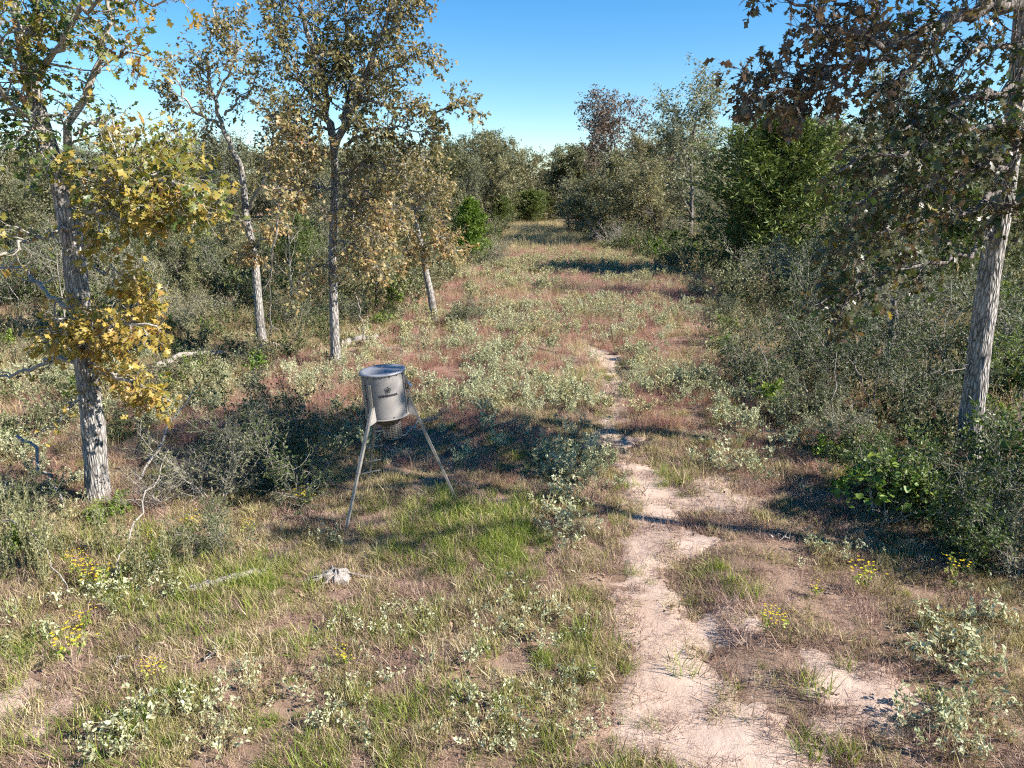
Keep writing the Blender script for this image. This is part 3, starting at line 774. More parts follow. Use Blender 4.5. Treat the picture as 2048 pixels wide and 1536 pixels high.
# slender oak behind the feeder (tallest crown in the middle)
bC = ground(672, 735); YC = bC[1]
tC = [bC - [0, 0, .2]] + PP(YC, (670, 680), (667, 600), (665, 520), (667, 440), (670, 370), (668, 300), (660, 250))
OM = dict(droop=-.15)
hero_tree("oak_tree", "tall slender oak with olive tan crown standing just behind the feeder", "tree", bC, tC,
    np.array([.145, .118, .108, .10, .095, .09, .085, .08]),
    [limb(YC, [(664, 270), (645, 170), (625, 90), (600, 10), (585, -80)], (.10, .03), 46, 1.1, 7, .5, 9, (.05, .8), t0=.0, **OM),
     limb(YC, [(668, 300), (700, 230), (735, 150), (765, 70), (790, -10), (810, -90)], (.10, .03), 51, 1.1, 7, .5, 9, (.05, .8), t0=.1, **OM),
     limb(YC, [(690, 250), (700, 150, YC + .7), (690, 60, YC + 1), (700, -60, YC + 1.2)], (.07, .02), 46, 1.0, 7, .5, 9, (.05, .8), **OM),
     limb(YC, [(655, 220), (615, 180), (580, 110), (560, 60, YC - .5)], (.05, .015), 24, .9, 6, .45, 9, (.05, .8), **OM),
     limb(YC, [(720, 190), (775, 215, YC - .6), (850, 225, YC - 1), (905, 205, YC - 1.2), (960, 212, YC - 1.3)], (.05, .008), 22, .6, 5, .3, 7, (.2, .9), t0=.25, **OM),
     limb(YC, [(735, 150), (800, 130, YC - .6), (845, 100, YC - 1), (870, 110, YC - 1)], (.04, .01), 19, .7, 5, .35, 7, (.2, .9), **OM),
     limb(YC, [(780, 40), (830, 10, YC - .3), (870, -10)], (.03, .01), 16, .7, 5, .35, 7, (.2, .9), **OM),
     limb(YC, [(690, 290), (740, 260, YC - .8), (800, 250, YC - 1.2), (860, 270, YC - 1.4)], (.05, .012), 27, .9, 6, .4, 8, (.1, .8), **OM),
     limb(YC, [(668, 320), (620, 290, YC - .8), (560, 270, YC - 1.2)], (.04, .01), 30, .9, 6, .4, 6, (.3, 1), **OM),
     limb(YC, [(668, 380), (610, 370, YC - .8), (560, 390, YC - 1.2)], (.035, .01), 28, .9, 6, .4, 5, (.3, 1), trop=(0, 0, -.06), **OM),
     limb(YC, [(668, 420), (720, 400, YC - .7), (780, 420, YC - 1.1)], (.035, .01), 34, .9, 6, .4, 5, (.4, 1), trop=(0, 0, -.06), **OM),
     limb(YC, [(667, 480), (710, 490, YC - .7), (760, 540, YC - 1.0)], (.025, .008), 28, .8, 6, .35, 4, (.4, 1), trop=(0, 0, -.08), **OM),
     limb(YC, [(665, 520), (620, 540, YC - .6), (590, 580, YC - .8)], (.02, .006), 19, .7, 6, .3, 4, (.4, 1), trop=(0, 0, -.08), **OM),
     limb(YC, [(668, 350), (730, 330, YC - .5), (800, 330, YC - .9)], (.04, .01), 26, .9, 6, .4, 5, (.2, .9), **OM),
     limb(YC, [(660, 260), (600, 240, YC - .4), (550, 210, YC - .7)], (.04, .01), 22, .9, 6, .4, 5, (.1, .8), **OM),
     limb(YC, [(667, 450), (720, 450, YC + .5), (780, 480, YC + .8)], (.03, .008), 20, .8, 6, .4, 3, (.3, 1), trop=(0, 0, -.06), **OM),
     ], M['oak_mid'], M['bark'], [OAK2], .105, seed=23, ridge=.07, twig='bark')

# crooked oak with a sparse crown
bB = ground(525, 690); YB = bB[1]
tB = [bB - [0, 0, .2]] + PP(YB, (520, 640), (515, 580), (510, 520), (500, 470), (492, 430), (488, 380), (482, 330), (462, 300))
hero_tree("oak_tree", "crooked oak with open sparse brown crown against the sky", "tree", bB, tB,
    np.array([.14, .12, .115, .11, .105, .10, .09, .08, .075]),
    [limb(YB, [(462, 300), (445, 255), (430, 200), (415, 150), (420, 90), (430, 20)], (.07, .02), 20, .9, 6, .42, 9, (.2, .85), t0=.3, **OM),
     limb(YB, [(448, 260), (400, 230, YB - .6), (365, 190, YB - 1), (340, 130, YB - 1.2)], (.045, .012), 17, .8, 6, .4, 9, (.2, .85), **OM),
     limb(YB, [(430, 200), (460, 150), (480, 100), (470, 40)], (.04, .012), 17, .8, 6, .4, 9, (.2, .85), t0=.3, **OM),
     limb(YB, [(450, 230), (500, 180, YB - .5), (540, 130, YB - .8)], (.04, .01), 14, .8, 6, .4, 8, (.2, .85), t0=.3, **OM),
     limb(YB, [(492, 420), (530, 360, YB - .4), (545, 300, YB - .8), (560, 240, YB - 1.0)], (.06, .014), 18, .9, 6, .4, 8, (.2, .95), t0=.4, **OM),
     limb(YB, [(488, 380), (440, 350, YB - .6), (390, 330, YB - 1), (340, 280, YB - 1.2)], (.045, .012), 19, .8, 6, .4, 8, (.2, .9), t0=.25, **OM),
     limb(YB, [(495, 450), (450, 420, YB - .7), (400, 420, YB - 1)], (.035, .01), 14, .8, 6, .36, 8, (.3, 1), **OM),
     limb(YB, [(505, 490), (540, 470, YB - .4), (560, 440, YB - .6)], (.03, .01), 10, .6, 5, .3, 8, (.5, 1), t0=.3, **OM),
     limb(YB, [(510, 510), (495, 505, YB - .3), (480, 500, YB - .5)], (.02, .008), 8, .4, 5, .25, 9, (.6, 1), t0=.0, **OM),
     ], M['oak_mid'], M['bark'], [OAK2], .105, seed=24, ridge=.07)

# leaning sapling with a dense tan crown, and the darker trunk beside it
bE = ground(870, 640); YE = bE[1]
tE = [bE - [0, 0, .2]] + PP(YE, (862, 590), (852, 545), (845, 500), (835, 460), (825, 410))
hero_tree("leaning_oak", "short leaning oak with thick tan and rust leaves at the woods' edge", "tree", bE, tE,
    np.array([.14, .12, .115, .10, .09, .07, .05]),
    [limb(YE, [(845, 500), (880, 470, YE - .8), (910, 500, YE - 1.2)], (.04, .01), 18, .9, 6, .45, 9, (.5, 1), t0=.1, **OM),
     limb(YE, [(838, 470), (800, 440, YE - .8), (760, 450, YE - 1.2)], (.04, .01), 20, .9, 6, .45, 9, (.3, .95), t0=.1, **OM),
     limb(YE, [(830, 430), (860, 380, YE - .6), (890, 360, YE - 1)], (.04, .01), 22, 1, 6, .45, 7, (.3, .85), t0=.1, **OM),
     limb(YE, [(825, 410), (810, 360, YE - .5), (790, 320, YE - .8), (780, 300)], (.04, .01), 24, 1, 6, .45, 7, (.2, .8), t0=.0, **OM),
     limb(YE, [(830, 420), (850, 340, YE + .5), (840, 300, YE + .6)], (.04, .01), 22, 1, 6, .45, 7, (.2, .8), t0=.0, **OM),
     limb(YE, [(840, 490), (825, 510, YE - .8), (800, 530, YE - 1)], (.025, .01), 12, .7, 6, .35, 7, (.5, 1), t0=.1, **OM),
     ], M['oak_mid'], M['bark'], [OAK2], .11, seed=25, ridge=.06)

# ------------------------------------------------------------------ tree kinds that are repeated
TOPS = {}
def proto(pair, wood_mat, leaf_mat_):
    w, f = pair
    a, b = w.mesh("trunk", wood_mat), f.mesh("crown", leaf_mat_) if f.n else None
    if b is not None: TOPS[b.name] = float(np.percentile(np.concatenate(f.V)[:, 2], 99.3))
    return (a, b)

def place(kind, name, label, cat, loc, s=1.0, rz=0.0, group=None, parts=("trunk", "crown"), sz=None, tilt=None):
    o = empty(name, loc, rz)
    o.scale = (s, s, s * (sz or 1.0))
    if tilt: o.rotation_euler = (tilt[0], tilt[1], rz)
    tag(o, label, cat, group)
    for nm, me in zip(parts, kind):
        if me is not None:
            c = link(nm, me, o)
            if nm == "flowers": c["kind"] = "stuff"
    return o

R_ = np.random.default_rng(40)
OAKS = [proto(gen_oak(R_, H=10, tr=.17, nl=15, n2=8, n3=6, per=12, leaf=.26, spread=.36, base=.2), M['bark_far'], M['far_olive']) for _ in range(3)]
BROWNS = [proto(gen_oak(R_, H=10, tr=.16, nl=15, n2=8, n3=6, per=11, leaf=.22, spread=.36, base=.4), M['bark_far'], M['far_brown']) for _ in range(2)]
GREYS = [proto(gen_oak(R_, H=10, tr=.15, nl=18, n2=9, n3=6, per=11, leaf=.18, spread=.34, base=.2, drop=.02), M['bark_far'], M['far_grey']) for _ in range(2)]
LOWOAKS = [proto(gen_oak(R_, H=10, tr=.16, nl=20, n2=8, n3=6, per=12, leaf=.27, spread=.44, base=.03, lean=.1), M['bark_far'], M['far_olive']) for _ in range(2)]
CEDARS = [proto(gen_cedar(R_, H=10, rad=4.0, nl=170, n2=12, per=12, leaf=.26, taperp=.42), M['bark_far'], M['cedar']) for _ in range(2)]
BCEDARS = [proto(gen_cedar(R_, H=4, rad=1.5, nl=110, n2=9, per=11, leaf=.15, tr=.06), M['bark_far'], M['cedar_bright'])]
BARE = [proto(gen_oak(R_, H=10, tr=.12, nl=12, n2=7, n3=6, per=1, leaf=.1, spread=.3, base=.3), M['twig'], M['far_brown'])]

def tree_px(kind, name, label, x, Y, top, H0, group=None, w=1.0, cat="tree", rz=None):
    p = at(x, top, Y)
    z0 = float(hgt(p[0], p[1]))
    H = p[2] - z0
    if kind[1] is not None: H0 = TOPS[kind[1].name]
    rz = R_.random() * 6.28 if rz is None else rz
    return place(kind, name, label, cat, (p[0], p[1], z0), H / H0 * w, rz, group, sz=1 / w)

FAR = "trees of the far treeline"
def where(x):
    for lim, w in ((250, "behind the autumn oak"), (480, "seen past the crooked oak"), (700, "seen past the slender oak"), (900, "beyond the leaning oak"), (1020, "above the young bright cedar"), (1130, "closing the clearing's end"),
                   (1300, "under the tall purple brown oak"), (1480, "beneath the airy grey oak"), (1720, "past the large cedar"), (1900, "behind the glossy oak's leaves")):
        if x < lim: return w
    return "past the glossy oak's trunk"
xs = np.arange(-160, 2230, 56)
for i, x in enumerate(xs):
    x = x + R_.normal() * 14
    Y = 128 + R_.normal() * 9
    base_top = np.interp(x, [-200, 300, 880, 940, 1010, 1080, 1150, 1350, 1500, 2250], [276, 292, 280, 262, 280, 290, 280, 268, 246, 234])
    top = base_top + R_.normal() * 9
    k = R_.random()
    if k < .5: tree_px(OAKS[i % 3], "distant_oak", "olive far oak under open sky " + where(x), x, Y, top, 10, FAR, 1.15)
    elif k < .72: tree_px(LOWOAKS[i % 2], "distant_oak", "broad olive far oak under open sky " + where(x), x, Y, top, 10, FAR, 1.05)
    elif k < .88: tree_px(BROWNS[i % 2], "distant_oak", "brownish thin far oak under open sky " + where(x), x, Y, top, 10, FAR, 1.1)
    else: tree_px(GREYS[i % 2], "distant_oak", "grey green far oak under open sky " + where(x), x, Y, top, 10, FAR, 1.15)
for i, x in enumerate(np.arange(-120, 2220, 48)):
    x = x + R_.normal() * 14
    tree_px((LOWOAKS + OAKS[:1])[i % 3], "distant_oak", ("bushy" if i % 3 < 2 else "rounded") + " far oak " + where(x), x, 108 + R_.normal() * 5, 318 + R_.normal() * 12, 10, FAR, 1.3)
for i, x in enumerate(np.r_[np.arange(-60, 860, 62), np.arange(1150, 2200, 62)]):
    x = x + R_.normal() * 16
    tree_px((LOWOAKS + GREYS)[i % 4], "woodland_oak", "low dense oak in the woods " + where(x), x, (72 if x < 1200 else 84) + R_.normal() * 4, 352 + R_.normal() * 14, 10, "low oaks in the woods", 1.25)

for i, x in enumerate(np.arange(-150, 2250, 60)):
    tree_px(LOWOAKS[i % 2], "distant_oak", "hazy olive far oak at the very back " + where(x), x + R_.normal() * 12, 172 + R_.normal() * 6, 312 + R_.normal() * 8, 10, FAR, 1.7)

# trees one can name
NAMED = [
    (OAKS[0], "oak_tree", "yellow olive oak crown next to the slender oak, at the clearing's far corner", 915, 62, 272, 10, 1.0),
    (GREYS[0], "oak_tree", "pale thin oak with bare lower trunk at the clearing's far corner", 930, 78, 300, 10, .9),
    (LOWOAKS[0], "oak_tree", "rounded dark oak above the far end of the clearing", 985, 96, 266, 10, 1.0),
    (CEDARS[0], "cedar_bush", "round green cedar bush closing the far end of the clearing", 1060, 100, 380, 10, 2.3),
    (CEDARS[1], "cedar_bush", "paler green cedar bush beside the round one at the clearing's end", 1003, 96, 392, 10, 1.9),
    (BROWNS[0], "oak_tree", "tall purple brown oak rising highest over the far woods", 1208, 84, 180, 10, 1.1),
    (LOWOAKS[1], "oak_tree", "dark round oak under the tall purple brown oak", 1200, 74, 300, 10, 1.2),
    (LOWOAKS[0], "oak_tree", "big dark green thicket oak casting shade across the clearing", 1185, 61, 350, 10, 1.5),
    (OAKS[1], "oak_tree", "brown olive oak between the purple brown oak and the grey oak", 1290, 78, 262, 10, 1.0),
    (GREYS[1], "oak_tree", "tall airy grey green oak leaning over the cedar", 1405, 62, 128, 10, 1.25),
    (LOWOAKS[1], "oak_tree", "bushy olive oak in front of the grey green oak", 1330, 60, 322, 10, 1.5),
    (GREYS[0], "oak_tree", "greyish bushy oak at the foot of the big cedar", 1430, 54, 372, 10, 1.2),
    (CEDARS[0], "cedar_tree", "large dark green cedar standing at the clearing's edge", 1565, 38, 222, 10, 1.75),
    (BROWNS[1], "oak_tree", "brownish oak top peeking over the large cedar", 1650, 66, 225, 10, 1.1),
    (OAKS[2], "oak_tree", "olive oak between the large cedar and the glossy oak", 1740, 52, 235, 10, 1.1),
    (LOWOAKS[0], "oak_tree", "bushy oak hidden behind the glossy oak's leaves", 1830, 40, 280, 10, 1.15),
    (OAKS[0], "oak_tree", "olive oak seen past the glossy oak's trunk, at the frame's edge", 2010, 36, 200, 10, 1.1),
    (CEDARS[1], "cedar_tree", "cedar in deep shade behind the glossy oak", 1930, 30, 380, 10, 1.1),
    (GREYS[1], "oak_tree", "slim tall oak behind the glossy oak's upper leaves", 1800, 29, 70, 10, .75),
    (LOWOAKS[1], "oak_tree", "shaded bushy oak between the grey shrub and glossy oak", 1720, 27, 420, 10, 1.3),
    (BCEDARS[0], "young_cedar", "bright green young cedar in the sun at the woods' edge", 935, 42, 398, 4, 1.35),
    (CEDARS[1], "young_cedar", "small dark cedar at the edge of the tall weeds", 1350, 50, 462, 10, 1.3),
    (CEDARS[0], "cedar_tree", "sunlit yellow green cedar between the crooked and slender oaks", 585, 33, 425, 10, 1.3),
    (CEDARS[1], "cedar_tree", "dark cedar deep in the woods behind the autumn oak", 300, 44, 400, 10, 1.3),
    (GREYS[0], "oak_tree", "grey green oak in the woods behind the crooked oak", 420, 52, 250, 10, 1.1),
    (OAKS[1], "oak_tree", "shaded olive oak in the woods left of the crooked oak", 345, 40, 330, 10, 1.1),
    (LOWOAKS[1], "oak_tree", "dark bushy oak in the woods at the frame's edge", 30, 30, 380, 10, 1.2),
    (OAKS[2], "oak_tree", "olive oak in the woods behind the autumn oak's trunk", 160, 36, 330, 10, 1.1),
    (LOWOAKS[0], "oak_tree", "dense low oak in the woods under the crooked oak", 450, 33, 430, 10, 1.2),
    (BROWNS[0], "oak_tree", "tan thin oak in the woods behind the slender oak", 720, 40, 330, 10, 1.0),
    (LOWOAKS[1], "oak_tree", "bushy oak in the woods behind the leaning oak", 800, 52, 350, 10, 1.2),
    (LOWOAKS[0], "oak_tree", "olive bushy oak behind the tall airy crown gap", 640, 60, 335, 10, 1.2),
    (BARE[0], "bare_tree", "bare dead tree with pale twigs beside the slender oak", 560, 26, 360, 10, .8),
    (BARE[0], "bare_tree", "bare twiggy tree in front of the dark woods at the frame's edge", 90, 17, 420, 10, .7),
    (OAKS[1], "oak_tree", "darker straight oak between the slender and leaning oaks", 735, 27, 290, 10, .8),
    (OAKS[2], "young_oak", "thin grey sapling in the shade beside the autumn oak", 350, 24, 440, 10, .75),
    (GREYS[1], "young_oak", "thin pale sapling behind the slender oak's trunk", 650, 30, 330, 10, .6),
]
for k, n, lab, x, Y, top, H0, w in NAMED:
    tree_px(k, n, lab, x, Y, top, H0, None, w)

# the tree whose trunk throws the bar of shade over the track, just outside the frame
NEAR_OAK = proto(gen_oak(R_, H=13, tr=.19, nl=15, n2=6, n3=6, per=7, leaf=.16, spread=.22, base=.52, tmpl=OVAL, jitter=.06, lean=.0), M['bark'], M['oak_right'])
place(NEAR_OAK, "oak_tree", "oak beside the frame whose trunk shades the sandy track", "tree", (10.1, 6.15, float(hgt(10.1, 6.15))), 1.0, 1.0)

# ------------------------------------------------------------------ shrubs
S_ = np.random.default_rng(50)
YAUPON = [proto(gen_shrub(S_, H=1.5, W=1.5, stems=13, n2=11, n3=7, per=6, leaf=.045, tmpl=SIMPLE), M['twig'], M['shrub']) for _ in range(3)]
GREYSH = [proto(gen_shrub(S_, H=1.6, W=1.7, stems=15, n2=11, n3=7, per=4, leaf=.05, tmpl=SIMPLE, leafy=.8), M['twig'], M['shrub_grey']) for _ in range(2)]
LIMESH = [proto(gen_shrub(S_, H=1.2, W=1.2, stems=10, n2=9, n3=6, per=5, leaf=.075, tmpl=OVAL), M['twig'], M['lime']) for _ in range(2)]
DEADSH = [proto(gen_shrub(S_, H=1.3, W=1.9, stems=16, n2=10, n3=6, per=1, leaf=.03, leafy=0, out=.9), M['dead'], M['litter']) for _ in range(2)]
TALLW = [proto(gen_croton(S_, H=1.0, stems=9, per=60, leaf=.09, W=.5), M['g_straw'], M['croton_yellow']) for _ in range(3)]

def shrub_px(kind, name, label, x, ybase, size, cat="shrub", sz=1.0, group=None, H0=1.5, parts=("stems", "foliage")):
    p = ground(x, ybase)
    return place(kind, name, label, cat, tuple(p), size / H0, S_.random() * 6.28, group, parts=parts, sz=sz)

Y_, GS, LI, DE = YAUPON, GREYSH, LIMESH, DEADSH
SHRUBS = [
    (Y_[0], "yaupon_shrub", "dark green shrub right behind the feeder's ladder", 590, 985, 1.45),
    (Y_[1], "yaupon_shrub", "upright dark shrub tip beside the feeder, behind the ladder shrub", 545, 930, 1.5),
    (GS[0], "grey_shrub", "sprawling grey green shrub between the autumn oak and the feeder", 430, 1000, 1.2),
    (DE[0], "dead_shrub", "tangle of dead grey twigs at the autumn oak's foot", 320, 1000, 1.0),
    (Y_[2], "yaupon_shrub", "low dark shrub in front of the grey sprawling shrub", 440, 1110, .7),
    (Y_[0], "yaupon_shrub", "low dark shrub in the corner beside the autumn oak", 60, 1030, .85),
    (LI[0], "lime_shrub", "yellow green leafy sprout at the autumn oak's foot", 215, 1040, .5),
    (LI[1], "lime_shrub", "bright green broad sprout among weeds at the frame's edge", 40, 1100, .45),
    (GS[1], "grey_shrub", "pale green bushy weed clump beyond the autumn oak", 380, 660, 1.6),
    (GS[0], "grey_shrub", "olive twiggy shrub deep in the woods' shade", 290, 640, 2.4),
    (Y_[1], "yaupon_shrub", "dark shrub in the woods behind the crooked oak's trunk", 455, 600, 2.4),
    (Y_[2], "yaupon_shrub", "green shrub between the crooked and slender oaks", 600, 665, 1.5),
    (DE[1], "dead_shrub", "pinkish bare twig bush between the crooked and slender oaks", 610, 600, 2.2),
    (Y_[0], "yaupon_shrub", "dark low shrub at the foot of the straight dark oak", 705, 650, 1.3),
    (LI[0], "lime_shrub", "leafy lime sprout in front of the straight dark oak", 770, 655, .8),
    (GS[1], "grey_shrub", "grey green shrub beneath the leaning oak's rust leaves", 800, 590, 1.8),
    (Y_[1], "yaupon_shrub", "fresh green shrub at the clearing's edge past the leaning oak", 935, 650, 1.1),
    (LI[1], "lime_shrub", "light green shrub below the young bright cedar", 900, 540, 1.9),
    (GS[0], "grey_shrub", "greyish weed bush below the young bright cedar, nearest the track", 975, 540, 1.8),
    (GS[1], "grey_shrub", "big airy grey green shrub in front of the large cedar", 1590, 600, 3.3),
    (Y_[2], "yaupon_shrub", "dark shrub at the foot of the large cedar", 1470, 545, 3.0),
    (DE[0], "dead_shrub", "bare grey twig bush beneath the dark thicket oak", 1235, 495, 3.2),
    (GS[0], "grey_shrub", "greyish shrub between dark thicket oak and large cedar", 1320, 492, 2.6),
    (Y_[0], "yaupon_shrub", "dark shade shrub beside the grey shrub, toward the glossy oak", 1700, 600, 2.2),
    (Y_[1], "yaupon_shrub", "wide dark green shrub halfway between track and glossy oak", 1520, 790, 1.6),
    (Y_[2], "yaupon_shrub", "dark green shrub just past the halfway shrub", 1600, 740, 2.0),
    (Y_[0], "yaupon_shrub", "deep shaded shrub behind the leaning dead stick", 1700, 790, 2.0),
    (GS[1], "grey_shrub", "grey green bush behind the glossy oak, by the broken snag", 1800, 690, 2.6),
    (Y_[1], "yaupon_shrub", "dark shrub directly behind the glossy oak's trunk", 1900, 760, 2.4),
    (Y_[2], "yaupon_shrub", "tall dark shrub at the frame's edge beyond the glossy oak", 2030, 720, 2.6),
    (GS[0], "grey_shrub", "twiggy grey shrub in front of the leaning dead stick", 1660, 910, 1.0),
    (DE[1], "dead_shrub", "tangle of silver dead twigs beside the glossy oak", 2010, 880, 1.3),
    (DE[0], "dead_shrub", "dead grey twigs in front of the glossy oak", 1800, 960, .8),
    (Y_[0], "yaupon_shrub", "big green shrub in front of the glossy oak, at the frame's edge", 1990, 1080, 1.5),
    (Y_[2], "yaupon_shrub", "dense green shrub hugging the glossy oak's foot", 1900, 1010, 1.0),
    (GS[1], "grey_shrub", "silver green shrub at the frame's edge above the shade", 2040, 1150, 1.0),
    (Y_[0], "yaupon_shrub", "dark shrub at the glossy oak's foot, toward the leaning dead stick", 1830, 850, 1.6),
    (Y_[2], "yaupon_shrub", "dark low shrub on the track side of the leaning dead stick", 1620, 850, 1.1),
    (Y_[0], "yaupon_shrub", "big dark shrub in the woods' shade at the frame's edge", 40, 620, 3.0),
    (Y_[1], "yaupon_shrub", "big dark shrub behind the autumn oak's trunk", 150, 600, 3.2),
    (Y_[2], "yaupon_shrub", "big dark shrub in the woods past the yellow leaf mass", 270, 585, 3.4),
    (Y_[0], "yaupon_shrub", "big dark shrub in the woods before the crooked oak", 380, 575, 3.4),
    (Y_[1], "yaupon_shrub", "big dark shrub seen past the crooked oak's lower trunk", 530, 560, 3.4),
    (Y_[2], "yaupon_shrub", "big dark shrub seen past the slender oak's lower trunk", 700, 560, 3.0),
    (Y_[0], "yaupon_shrub", "big dark shrub in shade beyond the glossy oak's drooping branch", 1640, 640, 2.8),
    (Y_[1], "yaupon_shrub", "big dark shrub in shade beyond the broken snag", 1850, 640, 3.2),
    (LI[0], "lime_shrub", "bright weed clump behind the broken snag", 1690, 680, 1.2),
    (GS[0], "grey_shrub", "pale shrub on the clearing's shady side, far past the track bend", 1410, 600, 1.2),
    (Y_[1], "yaupon_shrub", "low dark bush at the clearing's shady side", 1440, 640, .9),
]
for k, n, lab, x, yb, h in SHRUBS:
    shrub_px(k, n, lab, x, yb, h)

SG = [proto(gen_shrub(S_, H=1.5, W=1.4, stems=12, n2=11, n3=7, per=6, leaf=.06, tmpl=OVAL), M['twig'], M['green_shrub']) for _ in range(2)]
for k, lab, x, yb, h in [(0, "fresh green bush at the glossy oak's foot, track side", 1840, 1040, 1.15), (1, "tall fresh green bush at the frame's edge below the glossy oak", 2035, 1010, 1.7), (0, "green bush touching the vine mound's far side", 1760, 985, .9),
                         (1, "fresh green bush low in the corner of the thicket", 1940, 1130, .9), (0, "fresh green bush behind the glossy oak among dead twigs", 2000, 800, 1.6)]:
    shrub_px(SG[k], "green_bush", lab, x, yb, h)

# broad leaved vine mound, its large leaves as single parts
vr = np.random.default_rng(61)
vb = ground(1770, 1040)
vine = empty("vine_mound", vb); tag(vine, "mound of bright broad green vine leaves in front of the glossy oak", "vine")
w, f = gen_shrub(vr, H=.9, W=1.1, stems=9, n2=5, n3=3, per=1, leafy=0, out=.7)
link("stems", w.mesh("stems", M['twig']), vine)
lv = []
for k in range(6):
    gg = Geo(); gg.add(OVAL[0] * np.array([1, 1.9, 1.2]), OVAL[1], k / 6 + .05); lv.append(gg.mesh("leaf", M['lime']))
for k in range(290):
    a, r = vr.random() * 6.283, .75 * math.sqrt(vr.random())
    p = Vector((math.cos(a) * r, math.sin(a) * r * .8, .2 + .75 * (1 - r * r * 1.2) * (.5 + .6 * vr.random())))
    o = link("leaf", lv[k % 6], vine, p)
    o.rotation_euler = (vr.normal() * .5, vr.normal() * .4 + .3, vr.random() * 6.283)
    s = .085 * (.6 + .8 * vr.random()); o.scale = (s, s, s)

# ------------------------------------------------------------------ dead wood
D_ = np.random.default_rng(70)
def stick(name, label, pts, r0, r1, twigs=0, tl=.4, mat='dead', cat="branch", k=14, lift=0.0, wob=.03):
    P = np.asarray(pts, float)
    b = P[0].copy()
    root_geo = Geo()
    Q, R, ln = poly_limb(P - b, r0, r1, k, D_, wob)
    R = R * (1 + .12 * D_.normal(size=R.shape))
    V, F = tubes(Q, R, 8, D_); root_geo.add(V, F)
    for e in (0, -1):
        root_geo.add(np.vstack([V.reshape(k, 8, 3)[e], Q[0, e]]), [(i, (i + 1) % 8, 8) for i in range(8)])
    o = link(name, root_geo.mesh(name, M[mat]), loc=b)
    tag(o, label, cat)
    if twigs:
        s, d, r, t = spawn(Q, R, twigs, .2, 1.0, 45, D_)
        P1 = paths(s, d, tl * (.4 + .9 * D_.random(len(s))), 6, .15, (0, 0, .02), D_)
        R1 = taper(np.minimum(r * .6, .014), np.full(len(s), .003), 6)
        tgeo = Geo(); V, F = tubes(P1, R1, 4, D_); tgeo.add(V, F)
        s, d, r, t = spawn(P1, R1, 3, .3, 1.0, 45, D_)
        P2 = paths(s, d, tl * .4 * (.4 + .9 * D_.random(len(s))), 4, .2, (0, 0, 0), D_)
        V, F = tubes(P2, taper(r * .6, np.full(len(s), .0015), 4), 3, D_); tgeo.add(V, F)
        link("twigs", tgeo.mesh("twigs", M[mat]), o)
    return o

def gp(x, y, z=0.0):
    p = ground(x, y); p[2] += z
    return p
stick("fallen_log", "grey fallen log lying in the weeds between autumn and crooked oaks", [gp(310, 757, .25), gp(350, 748, .4), gp(400, 740, .45), gp(450, 732, .35), gp(500, 728, .2)], .085, .04, 7, .7, cat="log")
stick("fallen_log", "pale straight fallen log beside the slender oak's foot", [gp(685, 697, .15), gp(720, 693, .22), gp(755, 690, .25)], .11, .07, cat="log")
stick("dead_branch", "long pale stick poking up beside the autumn oak", [at(35, 872, 10.2), at(65, 900, 10.0), at(90, 945, 9.7), at(120, 990, 9.4), gp(135, 1030)], .028, .018, 3, .35)
stick("dead_branch", "thin dead branch fallen behind the feeder's straight leg", [gp(790, 895, .15), gp(835, 885, .35), gp(870, 873, .4), gp(910, 862, .5)], .022, .006, 6, .5)
stick("dead_branch", "grey dead branch on the ground behind the shrub, toward the feeder", [gp(600, 905, .25), gp(640, 893, .3), gp(680, 897, .2)], .03, .012, 4, .4)
stick("dead_branch", "pale branch leaning out of the grey shrub by the autumn oak", [gp(265, 975), gp(300, 955, .2), gp(350, 915, .55), gp(410, 865, 1.0)], .025, .006, 5, .4)
stick("dead_branch", "pale cane leaning in the weeds below the grey shrub", [gp(225, 1160), gp(270, 1100, .25), gp(320, 1030, .55), gp(350, 990, .7)], .014, .006, 2, .3)
stick("dead_branch", "thin arching dead cane in the weeds at the frame's edge", [gp(20, 1115, .5), gp(60, 1120, .5), gp(105, 1150, .25), gp(140, 1200, .05)], .012, .006, 2, .2)
stick("dead_branch", "pale stick leaning in the dark thicket near the glossy oak", [gp(1745, 830), at(1730, 780, 14.2), at(1705, 722, 14.0)], .035, .018, 2, .4)
stick("dead_branch", "forked pale stick next to the leaning one in the dark thicket", [gp(1740, 850), at(1752, 790, 13.6), at(1758, 755, 13.5)], .02, .008, 3, .4)
stick("broken_snag", "broken dark snag standing behind the dark thicket", [gp(1775, 750), at(1780, 690, 17.5), at(1786, 640, 17.5), at(1790, 600, 17.5)], .11, .07, 6, .6, mat='bark_far', cat="snag")
stick("dead_branch", "arching bare branch in front of the dark thicket", [gp(1640, 840, .1), gp(1600, 815, .5), gp(1560, 812, .55), gp(1530, 825, .4)], .018, .006, 8, .45)
stick("dead_branch", "short white stick lying in the shade beside the track", [gp(1540, 1079, .05), gp(1565, 1079, .06), gp(1592, 1080, .05)], .014, .008, 1, .15)
stick("dead_pole", "slim leaning dead pole under the woods past the slender oak", [gp(730, 700), at(722, 640, 19.5), at(715, 590, 19.5)], .02, .012, 1, .3, cat="pole")
stick("dead_branch", "grey bare limb hanging down between crooked and slender oaks", [at(560, 370, 19), at(556, 420, 19), at(550, 480, 19), at(545, 530, 19.2), gp(540, 690)], .03, .012, 5, .5)
stick("dead_branch", "pile of thin fallen twigs at the crooked oak's foot", [gp(480, 735, .3), gp(520, 725, .45), gp(560, 715, .4), gp(600, 730, .2)], .018, .006, 14, .9)
stick("dead_branch", "pale twig lying on bare soil near the frame's lower corner", [gp(235, 1340, .04), gp(255, 1325, .06), gp(275, 1312, .05)], .012, .005, 2, .12)
